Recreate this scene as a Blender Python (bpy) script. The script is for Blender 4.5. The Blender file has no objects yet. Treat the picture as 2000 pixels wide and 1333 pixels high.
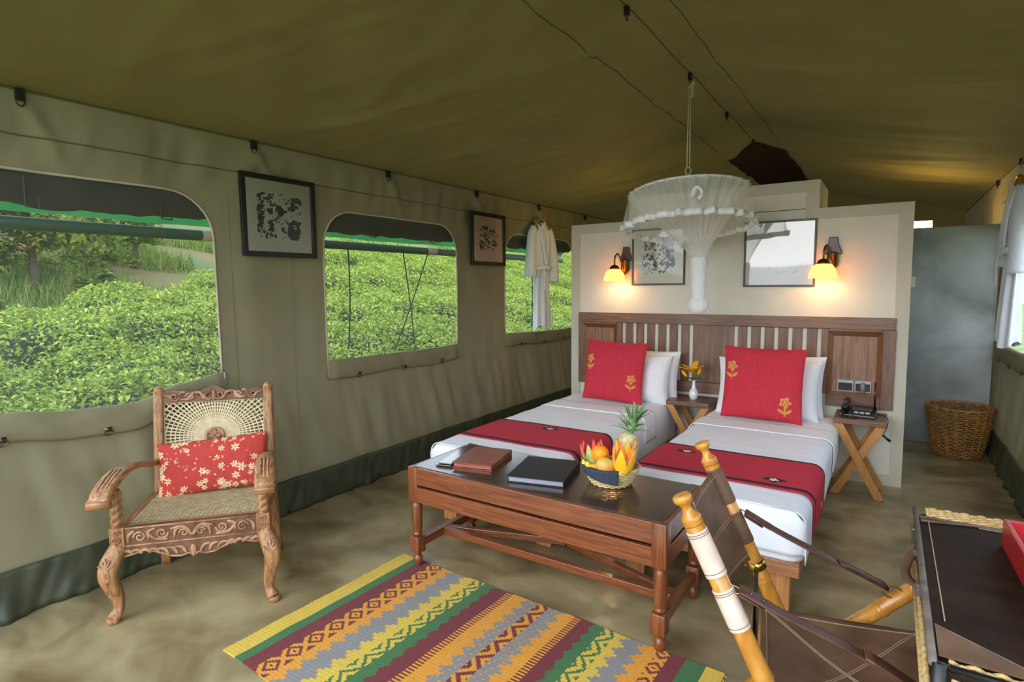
import bpy, bmesh, math, random
from mathutils import Vector, Matrix, noise, geometry
random.seed(7)
PI = math.pi
SC = bpy.context.scene
COL = SC.collection
def lin(r, g, b):
    f = lambda c: c/12.92 if c <= .04045 else ((c+.055)/1.055)**2.4
    return (f(r/255), f(g/255), f(b/255), 1)

# ---------------------------------------------------------------- camera
cam = bpy.data.objects.new('camera', bpy.data.cameras.new('camera')); COL.objects.link(cam)
cam.data.sensor_width = 36; cam.data.lens = 1111/2000*36
cam.data.clip_start = .02; cam.data.clip_end = 400
_R = Matrix(((0.83459, -0.04571, 0.54897), (0.55080, 0.08483, -0.83031), (-0.00861, 0.99535, 0.09597)))
cam.matrix_world = Matrix.Translation((0, 0, 1.5)) @ _R.to_4x4()
SC.camera = cam
# ---------------------------------------------------------------- light
SC.view_settings.view_transform = 'Standard'; SC.view_settings.look = 'None'
SC.view_settings.gamma = 1; SC.view_settings.use_curve_mapping = False
SC.view_settings.exposure = 0.6
SC.cycles.caustics_reflective = False; SC.cycles.caustics_refractive = False
SC.cycles.max_bounces = 7; SC.cycles.diffuse_bounces = 4; SC.cycles.glossy_bounces = 3; SC.cycles.transmission_bounces = 4; SC.cycles.transparent_max_bounces = 14
world = bpy.data.worlds.new('overcast_sky'); SC.world = world; world.use_nodes = True
_n = world.node_tree.nodes; _l = world.node_tree.links; _n.clear()
_out = _n.new('ShaderNodeOutputWorld'); _bg = _n.new('ShaderNodeBackground'); _bg.inputs['Strength'].default_value = 2.4
_tc = _n.new('ShaderNodeTexCoord'); _sx = _n.new('ShaderNodeSeparateXYZ'); _rp = _n.new('ShaderNodeValToRGB')
_rp.color_ramp.elements[0].position = .45; _rp.color_ramp.elements[0].color = (.84, .92, 1, 1)
_rp.color_ramp.elements[1].position = 1; _rp.color_ramp.elements[1].color = (.62, .78, 1, 1)
_mr = _n.new('ShaderNodeMapRange'); _mr.inputs['From Min'].default_value = -1
_l.new(_tc.outputs['Generated'], _sx.inputs[0]); _l.new(_sx.outputs['Z'], _mr.inputs['Value'])
_l.new(_mr.outputs[0], _rp.inputs[0]); _l.new(_rp.outputs[0], _bg.inputs['Color']); _l.new(_bg.outputs[0], _out.inputs[0])
sun = bpy.data.objects.new('soft_sun', bpy.data.lights.new('soft_sun', 'SUN')); COL.objects.link(sun)
sun.data.energy = 1.1; sun.data.angle = math.radians(42); sun.data.color = (1, .97, .92)
_d = Vector((.16, 1, -.42)).normalized()
sun.rotation_euler = _d.to_track_quat('-Z', 'Y').to_euler(); sun.location = (0, -8, 5)
# (lamps, one of them added unseen, are built with their fixtures further down)

# ---------------------------------------------------------------- helpers
class MB:
    def __init__(s): s.v = []; s.f = []; s.c = []
    def add(s, vs, fs, T=None, cols=None):
        o = len(s.v)
        s.v += [tuple(T @ Vector(p)) for p in vs] if T else [tuple(p) for p in vs]
        s.f += [tuple(i+o for i in f) for f in fs]
        s.c += cols if cols else [(1, 1, 1)]*len(fs)
        return s
    def box(s, x0, x1, y0, y1, z0, z1, T=None):
        v = [(x, y, z) for x in (x0, x1) for y in (y0, y1) for z in (z0, z1)]
        return s.add(v, [(0, 1, 3, 2), (4, 6, 7, 5), (0, 4, 5, 1), (2, 3, 7, 6), (0, 2, 6, 4), (1, 5, 7, 3)], T)
    def bar(s, a, b, w, h, up=(0, 0, 1)):
        a = Vector(a); b = Vector(b); t = (b-a).normalized(); u = Vector(up); sd = t.cross(u).normalized(); n = sd.cross(t)
        v = [p+sd*i*w/2+n*j*h/2 for p in (a, b) for i in (-1, 1) for j in (-1, 1)]
        return s.add(v, [(0, 1, 3, 2), (4, 6, 7, 5), (0, 4, 5, 1), (2, 3, 7, 6), (0, 2, 6, 4), (1, 5, 7, 3)])
    def prism(s, pts, d, T=None):   # polygon in xy, extruded in z by d
        n = len(pts); v = [(x, y, 0) for x, y in pts]+[(x, y, d) for x, y in pts]
        f = [tuple(range(n-1, -1, -1)), tuple(range(n, 2*n))]+[(i, (i+1) % n, n+(i+1) % n, n+i) for i in range(n)]
        return s.add(v, f, T)
    def sweep(s, path, w, h=None, seg=8, up=(0, 0, 1), e=1.0, closed=False, T=None, caps=True):
        P = [Vector(p) for p in path]; n = len(P)
        W = w if isinstance(w, (list, tuple)) else [w]*n
        Hh = W if h is None else (h if isinstance(h, (list, tuple)) else [h]*n)
        vs = []; up = Vector(up); last = None
        for i, p in enumerate(P):
            a = P[i-1] if (i > 0 or closed) else P[i]; b = P[(i+1) % n] if (i < n-1 or closed) else P[i]
            t = (b-a)
            t = t.normalized() if t.length > 1e-9 else Vector((0, 0, 1))
            sd = t.cross(up)
            if sd.length < .15: sd = last if last else t.orthogonal()
            sd = (sd-t*sd.dot(t)).normalized(); last = sd; nn = sd.cross(t)
            for k in range(seg):
                an = 2*PI*(k+.5)/seg; c = math.cos(an); q = math.sin(an)
                c = math.copysign(abs(c)**e, c); q = math.copysign(abs(q)**e, q)
                vs.append(p+sd*c*W[i]+nn*q*Hh[i])
        fs = []
        for i in range(n if closed else n-1):
            j = (i+1) % n
            for k in range(seg):
                k2 = (k+1) % seg; fs.append((i*seg+k, i*seg+k2, j*seg+k2, j*seg+k))
        if caps and not closed: fs += [tuple(range(seg-1, -1, -1)), tuple((n-1)*seg+k for k in range(seg))]
        return s.add(vs, fs, T)
    def lathe(s, prof, seg=20, T=None, mod=None):
        vs = []; fs = []; n = len(prof)
        for i, (r, z) in enumerate(prof):
            for k in range(seg):
                a = 2*PI*k/seg; rr = r*(mod(a, z) if mod else 1); vs.append((rr*math.cos(a), rr*math.sin(a), z))
        for i in range(n-1):
            for k in range(seg):
                k2 = (k+1) % seg; fs.append((i*seg+k, i*seg+k2, (i+1)*seg+k2, (i+1)*seg+k))
        if prof[0][0] > 1e-4: fs.append(tuple(range(seg-1, -1, -1)))
        if prof[-1][0] > 1e-4: fs.append(tuple((n-1)*seg+k for k in range(seg)))
        return s.add(vs, fs, T)
    def ball(s, c, r, seg=14, T=None, sz=(1, 1, 1)):
        m = 8; prof = [(max(1e-5, math.sin(PI*i/m))*r, -math.cos(PI*i/m)*r) for i in range(m+1)]
        TT = Matrix.Translation(c) @ Matrix.Diagonal((*sz, 1))
        return s.lathe(prof, seg, (T @ TT) if T else TT)
    def grid(s, fn, nu, nv, col=None, closed_u=False):
        vs = [fn(i/nu, j/nv) for j in range(nv+1) for i in range(nu+1)]
        fs = []; cs = []
        for j in range(nv):
            for i in range(nu):
                a = j*(nu+1)+i; fs.append((a, a+1, a+nu+2, a+nu+1))
                cs.append(col((i+.5)/nu, (j+.5)/nv) if col else (1, 1, 1))
        return s.add(vs, fs, None, cs)
    def build(s, name, m, parent=None, smooth=False, bevel=0, solid=0, color=False, kind=None, label=None):
        me = bpy.data.meshes.new(name); me.from_pydata(s.v, [], s.f); me.materials.append(m)
        if smooth: me.polygons.foreach_set('use_smooth', [True]*len(me.polygons))
        if color:
            at = me.attributes.new('Col', 'FLOAT_COLOR', 'FACE'); buf = []
            for c in s.c: buf += [c[0], c[1], c[2], 1]
            at.data.foreach_set('color', buf)
        me.update(); o = bpy.data.objects.new(name, me); COL.objects.link(o)
        if parent: o.parent = parent
        if solid: md = o.modifiers.new('thickness', 'SOLIDIFY'); md.thickness = solid; md.offset = 0
        if bevel: md = o.modifiers.new('bevel', 'BEVEL'); md.width = bevel; md.segments = 2; md.limit_method = 'ANGLE'; md.angle_limit = .6
        if kind: o['kind'] = kind
        if label: o['label'] = label
        return o
def empty(name, loc=(0, 0, 0), rz=0):
    o = bpy.data.objects.new(name, None); COL.objects.link(o); o.location = loc; o.rotation_euler = (0, 0, rz); o.empty_display_size = .05
    return o
def tag(o, label=None, cat=None, group=None, kind=None):
    if label: o['label'] = label
    if cat: o['category'] = cat
    if group: o['group'] = group
    if kind: o['kind'] = kind
    return o
def thing(name, label, cat, loc=(0, 0, 0), rz=0, group=None): return tag(empty(name, loc, rz), label, cat, group)
def struct(o): o['kind'] = 'structure'; return o
def dup(root, **kw):
    r = root.copy(); COL.objects.link(r)
    for ch in list(root.children):
        c = ch.copy(); COL.objects.link(c); c.parent = r
        for g in list(ch.children): d = g.copy(); COL.objects.link(d); d.parent = c
    return r
def nz(x, y, z=0): return noise.noise(Vector((x, y, z)))
def ss(a, b, x):
    t = max(0, min(1, (x-a)/(b-a))); return t*t*(3-2*t)
def crom(pts, n):   # Catmull-Rom through points
    P = [Vector(p) for p in pts]; P = [2*P[0]-P[1]]+P+[2*P[-1]-P[-2]]; o = []
    for i in range(1, len(P)-2):
        for k in range(n):
            t = k/n; a, b, c, d = P[i-1:i+3]
            o.append(.5*((2*b)+(c-a)*t+(2*a-5*b+4*c-d)*t*t+(3*b-a-3*c+d)*t**3))
    return o+[P[-2]]
# ---------------------------------------------------------------- materials
def newmat(name):
    m = bpy.data.materials.new(name); m.use_nodes = True; nt = m.node_tree; nt.nodes.clear()
    out = nt.nodes.new('ShaderNodeOutputMaterial'); return m, nt, nt.nodes, nt.links, out
def mat(name, col, rough=.6, metal=0, var=.12, scale=8, stretch=(1, 1, 1), bump=0, bscale=60, bstretch=None, spec=.5, coat=0, transl=0, attr=False, col2=None, sheen=0, emit=None, estr=0, dist=0, detail=4):
    m, nt, N, L, out = newmat(name)
    p = N.new('ShaderNodeBsdfPrincipled'); p.inputs['Roughness'].default_value = rough; p.inputs['Metallic'].default_value = metal
    p.inputs['Specular IOR Level'].default_value = spec; p.inputs['Coat Weight'].default_value = coat; p.inputs['Coat Roughness'].default_value = .12
    p.inputs['Sheen Weight'].default_value = sheen
    tc = N.new('ShaderNodeTexCoord'); mp = N.new('ShaderNodeMapping'); mp.inputs['Scale'].default_value = stretch
    L.new(tc.outputs['Object'], mp.inputs[0])
    nt1 = N.new('ShaderNodeTexNoise'); nt1.inputs['Scale'].default_value = scale; nt1.inputs['Detail'].default_value = detail; nt1.inputs['Distortion'].default_value = dist
    L.new(mp.outputs[0], nt1.inputs['Vector'])
    rp = N.new('ShaderNodeValToRGB'); rp.color_ramp.elements[0].position = .3; rp.color_ramp.elements[1].position = .7
    if col2 is None: a = [c*(1-var) for c in col[:3]]+[1]; b = [min(1, c*(1+var)) for c in col[:3]]+[1]
    else: a, b = col, col2
    if attr: a = [1-var]*3+[1]; b = [1]*4
    rp.color_ramp.elements[0].color = a; rp.color_ramp.elements[1].color = b
    L.new(nt1.outputs['Fac'], rp.inputs[0]); cs = rp.outputs[0]
    if attr:
        at = N.new('ShaderNodeAttribute'); at.attribute_name = 'Col'; mx = N.new('ShaderNodeMix'); mx.data_type = 'RGBA'; mx.blend_type = 'MULTIPLY'
        mx.inputs['Factor'].default_value = 1; L.new(at.outputs['Color'], mx.inputs['A']); L.new(cs, mx.inputs['B']); cs = mx.outputs['Result']
    L.new(cs, p.inputs['Base Color'])
    nb = None
    if bump:
        nb = N.new('ShaderNodeTexNoise'); nb.inputs['Scale'].default_value = bscale; nb.inputs['Detail'].default_value = 3
        mb = N.new('ShaderNodeMapping'); mb.inputs['Scale'].default_value = bstretch or stretch; L.new(tc.outputs['Object'], mb.inputs[0]); L.new(mb.outputs[0], nb.inputs['Vector'])
        bp = N.new('ShaderNodeBump'); bp.inputs['Strength'].default_value = bump; bp.inputs['Distance'].default_value = .01
        L.new(nb.outputs['Fac'], bp.inputs['Height']); L.new(bp.outputs[0], p.inputs['Normal'])
    if emit: p.inputs['Emission Color'].default_value = emit; p.inputs['Emission Strength'].default_value = estr
    sh = p.outputs[0]
    if transl:
        t = N.new('ShaderNodeBsdfTranslucent'); L.new(cs, t.inputs[0]); mx = N.new('ShaderNodeMixShader'); mx.inputs[0].default_value = transl
        L.new(sh, mx.inputs[1]); L.new(t.outputs[0], mx.inputs[2]); sh = mx.outputs[0]
    L.new(sh, out.inputs[0]); return m
_wc = {}
def wood(key, c1, c2, axis, rough=.4, coat=.15, scale=3):
    k = (key, axis)
    if k not in _wc:
        st = [22, 22, 22]; st[axis] = 1.2
        _wc[k] = mat('%s_grain_%d' % (key, axis), c1, rough, col2=c2, scale=scale, stretch=st, bump=.08, bscale=6, coat=coat, dist=1.2)
    return _wc[k]
def sheer(name, col, opacity, transl=.5):
    m, nt, N, L, out = newmat(name)
    d = N.new('ShaderNodeBsdfDiffuse'); d.inputs[0].default_value = col; t = N.new('ShaderNodeBsdfTranslucent'); t.inputs[0].default_value = col
    a = N.new('ShaderNodeMixShader'); a.inputs[0].default_value = transl; L.new(d.outputs[0], a.inputs[1]); L.new(t.outputs[0], a.inputs[2])
    tr = N.new('ShaderNodeBsdfTransparent'); b = N.new('ShaderNodeMixShader'); b.inputs[0].default_value = opacity
    L.new(tr.outputs[0], b.inputs[1]); L.new(a.outputs[0], b.inputs[2]); L.new(b.outputs[0], out.inputs[0]); return m
def glassmat(name, ior=1.55):
    m, nt, N, L, out = newmat(name)
    g = N.new('ShaderNodeBsdfGlossy'); g.inputs['Roughness'].default_value = .03; tr = N.new('ShaderNodeBsdfTransparent'); fr = N.new('ShaderNodeFresnel'); fr.inputs['IOR'].default_value = ior
    b = N.new('ShaderNodeMixShader'); L.new(fr.outputs[0], b.inputs[0]); L.new(tr.outputs[0], b.inputs[1]); L.new(g.outputs[0], b.inputs[2]); L.new(b.outputs[0], out.inputs[0]); return m
M_canvas = mat('olive_canvas_wall', lin(140, 132, 102), .75, var=.07, scale=3, bump=.12, bscale=260, transl=.06, spec=.25)
M_roof = mat('olive_canvas_roof', lin(122, 112, 66), .8, var=.08, scale=2.5, bump=.1, bscale=220, transl=.04, spec=.2)
M_skirt = mat('dark_green_tarpaulin', lin(64, 67, 49), .4, var=.2, scale=5, bump=.1, bscale=40)
M_vent = mat('maroon_gauze', lin(52, 26, 28), .9, var=.2, scale=30)
M_seam = mat('seam_thread', lin(98, 90, 58), .9)
M_black = mat('black_plastic', lin(22, 22, 22), .4, var=.1)
M_piping = mat('beige_zip_tape', lin(186, 172, 150), .7)
M_floor = mat('polished_cement', lin(104, 85, 52), .36, col2=lin(182, 166, 124), scale=2.4, stretch=(1, 1.3, 1), bump=.03, bscale=14, coat=.1, dist=.5, detail=12)
M_plaster = mat('cream_plaster', lin(220, 217, 206), .8, var=.03, scale=6, bump=.04, bscale=50)
M_plaster2 = mat('stone_plaster_border', lin(200, 195, 178), .8, var=.03, scale=6, bump=.04, bscale=50)
M_cement = mat('grey_cement_plaster', lin(84, 92, 92), .45, col2=lin(182, 188, 184), scale=1.7, bump=.05, bscale=20, dist=.35, detail=12)
TK1, TK2 = lin(92, 46, 24), lin(140, 78, 42)      # teak table and beds
HB1, HB2 = lin(92, 62, 48), lin(136, 98, 78)      # headboard
LW1, LW2 = lin(168, 112, 54), lin(198, 142, 80)   # nightstand legs
AC1, AC2 = lin(112, 70, 36), lin(184, 134, 86)    # armchair
WL, WR, RX, EL, ER, RZ = -3.31, .823, -1.245, 2.405, 2.45, 3.0
YF, YB = .42, 9.8
HOOKS = [.995, 2.125, 3.255, 4.396, 5.547, 6.7]
# ---------------------------------------------------------------- the setting
def slab(name, x0, x1, y0, y1, z0, z1, m, bevel=0): return MB().box(x0, x1, y0, y1, z0, z1).build(name, m, bevel=bevel)
struct(slab('floor', -3.6, 1.1, -1.2, 10, -.25, 0, M_floor))
WIN = [(.60, 1.855, [.96, .945, .91, .90, .965, 1.0]), (2.625, 4.085, [.985, .975, .97, .965, .965, .97]), (4.875, 6.385, [1.01, 1.0, .985, .98, .975, .975])]
ZT, CR = 2.045, .25
def winpoly(w):
    y0, y1, zb = w; n = 20; P = []
    for i in range(n+1):
        t = i/n; q = t*(len(zb)-1); k = min(int(q), len(zb)-2); f = q-k; f = f*f*(3-2*f); P.append((y0+(y1-y0)*t, zb[k]*(1-f)+zb[k+1]*f))
    for i in range(1, 12): P.append((y1, zb[-1]+(ZT-CR-zb[-1])*i/12))
    for i in range(9): a = PI/2*i/8; P.append((y1-CR+CR*math.cos(a), ZT-CR+CR*math.sin(a)))
    for i in range(1, 16): P.append((y1-CR-(y1-y0-2*CR)*i/16, ZT))
    for i in range(9): a = PI/2+PI/2*i/8; P.append((y0+CR+CR*math.cos(a), ZT-CR+CR*math.sin(a)))
    for i in range(1, 12): P.append((y0, ZT-CR-(ZT-CR-zb[0])*i/12))
    return P
def wrinkle(y, z):
    d = .016*nz(y*3.1, z*.7, 2)+.007*nz(y*9, z*1.6, 5)
    low = ss(.95, .55, z)*(.25+.75*ss(.18, .45, z)); d += low*(.034*nz(y*6+z*2.2, z*.8, 9)+.017*nz(y*13+z*3, z, 4))
    hi = ss(2.02, 2.2, z)*ss(2.41, 2.3, z)
    d += hi*(.030*nz(y*7-z*3.2, z*1.2, 7)+.020*nz(y*15-z*5, 1, 3))
    for h in HOOKS:   # tension folds running down from each hook
        s = (y-h)-(2.4-z)*.45
        d += .024*math.exp(-(s/.035)**2)*ss(1.95, 2.3, z)
    return d*(1-ss(2.28, 2.4, z))
def inside(P, x, y):
    c = False; j = len(P)-1
    for i in range(len(P)):
        if (P[i][1] > y) != (P[j][1] > y) and x < (P[j][0]-P[i][0])*(y-P[i][1])/(P[j][1]-P[i][1])+P[i][0]: c = not c
        j = i
    return c
def canvas_wall(name, X, sgn, top, wins):
    polys = [winpoly(w) for w in wins]
    ys = []; y = YF
    while y < YB: ys.append(y); y += .034 if y < 6.8 else .2
    ys.append(YB); zs = [i*top/62 for i in range(63)]
    P = []; Eg = []
    for pl in polys:
        o = len(P); P += [Vector(p) for p in pl]; Eg += [(o+i, o+(i+1) % len(pl)) for i in range(len(pl))]
    bx = [(min(q[0] for q in pl)-.0, max(q[0] for q in pl), min(q[1] for q in pl), max(q[1] for q in pl)) for pl in polys]
    for y in ys:
        for z in zs:
            skip = False
            for b, pl in zip(bx, polys):
                if b[0]-.03 < y < b[1]+.03 and b[2]-.03 < z < b[3]+.03:
                    if inside(pl, y, z) or any((q[0]-y)**2+(q[1]-z)**2 < .0003 for q in pl): skip = True; break
            if not skip: P.append(Vector((y, z)))
    V, _, F, *_r = geometry.delaunay_2d_cdt(P, Eg, [], 0, 1e-5)
    fs = []
    for f in F:
        cy = sum(V[i][0] for i in f)/3; cz = sum(V[i][1] for i in f)/3
        if not any(inside(pl, cy, cz) for pl in polys): fs.append(tuple(f) if sgn > 0 else tuple(reversed(f)))
    mb = MB(); mb.add([(X+sgn*wrinkle(v[0], v[1]), v[0], v[1]) for v in V], fs)
    return struct(mb.build(name, M_canvas, smooth=True))
wall_left = canvas_wall('wall_left', WL, 1, EL, WIN)
wall_right = canvas_wall('wall_right', WR, -1, ER, WIN)
def wallx(y, z, off=0): return WL+wrinkle(y, z)+off
for side, X, s, W in (('left', WL, 1, wall_left), ('right', WR, -1, wall_right)):
    mb = MB(); mb.sweep([(X+s*(wrinkle(y*.05, 2.2)+.004), y*.05, 2.2) for y in range(9, 136)], .0018, .003, 6); mb.build('seam', M_seam, W, True)
    if s > 0:
        for yy in (1.95, 2.37, 4.55):
            mb = MB(); mb.sweep([(X+wrinkle(yy+.03*math.sin(z*.1), z*.05)+.001, yy, z*.05) for z in range(5, 44)], .002, .002, 4, up=(0, 1, 0)); mb.build('seam', M_canvas, W, True)
    mb = MB()
    def skf(u, v, X=X, s=s):
        y = YF+(7.2-YF)*u; z = .225*v; a = .046*(1-v*.7)
        return (X+s*(.012+a*(.5+nz(y*7+z*4, z*2, 1))*.8+.4*a*nz(y*19-z*9, z*5, 8)+.012*(1-v)), y, z)
    mb.grid(skf, 420, 8)
    struct(mb.build('baseboard_'+side, M_skirt, smooth=True, solid=.003))
# roof: two slopes, a gauze strip along the ridge towards the back
SL, SR = -1.555, -.968
def roofz(x, y):
    if x <= RX: t = (RX-x)/(RX-WL); z = RZ+(EL-RZ)*t
    else: t = (x-RX)/(WR-RX); z = RZ+(ER-RZ)*t
    m = math.sin(PI*min(1, max(0, t)))
    z -= .03*m
    if x <= RX:
        q = y*1.0+(x-RX)*.55
        z += m*(.035*nz(q*1.6, .3, 1)+.024*nz(q*4.2, x*.6, 2))
        for h in HOOKS:
            s_ = (y-h)-(x-WL)*.62; z -= .034*math.exp(-(s_/.07)**2)*ss(.0, .12, t)*ss(1.0, .55, t)*(1 if h > 1.5 else .3)
            s_ = (y-h)+(x-WL)*.1-.35; z -= .02*math.exp(-(s_/.08)**2)*m
    else:
        z += m*(.02*nz(y*1.4, x*.5, 5)+(.022+.026*ss(4, 7, y))*nz(y*3.4+x*.4, x*.3, 6))
    # sharp slack creases running from the eave towards the ridge
    if x <= RX:
        r_ = 1-abs(nz((y-(x-WL)*.5)*2.3, (x-WL)*.35, 11))*2.2; z -= .05*m*max(0, r_-.45)**1.3*ss(1.2, 2.6, y)
        r_ = 1-abs(nz((y-(x-WL)*.75)*3.7, (x-WL)*.3, 21))*2.2; z -= .03*m*max(0, r_-.5)**1.2*ss(1.6, 3, y)
    else:
        r_ = 1-abs(nz(y*2.1+(x-RX)*.25, (x-RX)*.3, 31))*2.2; z -= .06*m*max(0, r_-.45)**1.3
    z -= .012*(.5-.5*math.cos(2*PI*(y-.995)/1.14))*(1-t)
    return z
def rooff(x0, x1):
    def fn(u, v): x = x0+(x1-x0)*u; y = YF+(YB-YF)*v; return (x, y, roofz(x, y))
    return fn
mb = MB(); mb.grid(rooff(WL, RX), 80, 400); mb.grid(rooff(RX, WR), 70, 400)
# cut the dark strip area out of the sheet and build it as a panel of its own
def instrip(x, y): return SL < x < SR and y > 6.5+abs(x-RX)*.85
keep = []; vent = MB()
for f in mb.f:
    cx = sum(mb.v[i][0] for i in f)/4; cy = sum(mb.v[i][1] for i in f)/4
    keep.append(f)
mb.c = mb.c[:len(keep)]; mb.f = keep
ceiling = struct(mb.build('ceiling', M_roof, smooth=True))
def ventf(u, v):
    x = SL+(SR-SL)*u; ya = 6.5+abs(x-RX)*.85; y = ya+(YB-.05-ya)*v; return (x, y, roofz(x, y)-.012)
vent.grid(ventf, 12, 30); vent.build('ridge_vent', M_vent, ceiling, True, solid=.004, label='dark maroon gauze vent strip under the ridge')
for x in (SL, RX, SR):
    yb = 6.4 if x != RX else 6.45
    mb = MB(); mb.sweep([(x, YF+i*.1, roofz(x, YF+i*.1)-.004) for i in range(int((yb-YF)/.1))], .0028 if x != SR else .002, .0028, 6); mb.build('seam', M_seam, ceiling, True)
for X, e, s in ((WL, EL, 1), (WR, ER, -1)):
    mb = MB(); mb.sweep([(X+s*.006, YF+i*.1, e-.006) for i in range(95)], .004, .004, 6); mb.build('seam', M_seam, ceiling, True)
def hook(x, y, z):
    mb = MB(); mb.box(x-.012, x+.012, y-.016, y+.016, z-.045, z+.005); mb.sweep([(x, y+.016*math.cos(a), z-.05+.02*math.sin(a)) for a in [i*PI/6 for i in range(12)]], .003, seg=6, closed=True)
    return mb.build('hook', M_black, ceiling)
for y in HOOKS: hook(WL+.02, y, EL-.01)
for y in (3.03, 4.2, 5.3, 6.44): hook(RX, y, roofz(RX, y)-.005)
for y in (4.7, 5.9, 7.04): hook(WR-.02, y, ER-.01)
mb = MB(); mb.add([(WL, YB, 0), (WR, YB, 0), (WR, YB, ER), (RX, YB, RZ), (WL, YB, EL)], [(0, 1, 2, 3, 4)]); struct(mb.build('wall_back', M_roof))
# cream masonry partition behind the beds, with a raised border
PY = 4.95
def poly_xz(pts, y0, y1):
    mb = MB(); n = len(pts); v = [(x, y0, z) for x, z in pts]+[(x, y1, z) for x, z in pts]
    mb.add(v, [tuple(range(n)), tuple(range(2*n-1, n-1, -1))]+[(i, n+i, n+(i+1) % n, (i+1) % n) for i in range(n)]); return mb
mb = poly_xz([(-2.575, 0), (.14, 0), (.125, 2.07), (-.468, 2.07), (-.468, 2.075), (-1.99, 2.075), (-2.575, 2.075)], PY+.012, PY+.18)
mb.box(-1.99, -.468, PY+.012, PY+.64, 2.07, 2.285); mb.box(-1.95, -.51, PY+.18, PY+.6, 0, 2.07)
wall_partition = struct(mb.build('wall_partition', M_plaster))
bo = [(-2.575, 0), (-2.575, 2.075), (-1.99, 2.075), (-1.99, 2.285), (-.468, 2.285), (-.468, 2.07), (.125, 2.07), (.14, 0)]
bi = [(-2.485, .078), (-2.485, 1.99), (-1.9, 1.99), (-1.9, 2.2), (-.56, 2.2), (-.56, 1.99), (.033, 1.99), (.065, .078)]
mb = MB(); n = len(bo); v = [(x, PY, z) for x, z in bo]+[(x, PY, z) for x, z in bi]+[(x, PY+.012, z) for x, z in bi]+[(x, PY+.012, z) for x, z in bo]
fs = []
for i in range(n): j = (i+1) % n; fs += [(i, i+n, j+n, j), (i+n, i+2*n, j+2*n, j+n), (i, j, j+3*n, i+3*n)]
mb.add(v, fs); mb.build('border', M_plaster2, wall_partition)
wc = struct(slab('wall_bathroom', -.3, .79, 6.5, 6.62, 0, 2.003, M_cement, .008))
slab_edge = MB().box(.776, .7895, 6.497, 6.51, 0, 2.0); slab_edge.build('edge_bead', M_cement, wc)
sw = MB(); sw.box(.168, .2, 6.488, 6.5, 1.46, 1.56); o = sw.build('light_switch', M_plaster, bevel=.003); tag(o, 'small white switch plate on the grey cement wall', 'switch')
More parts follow.
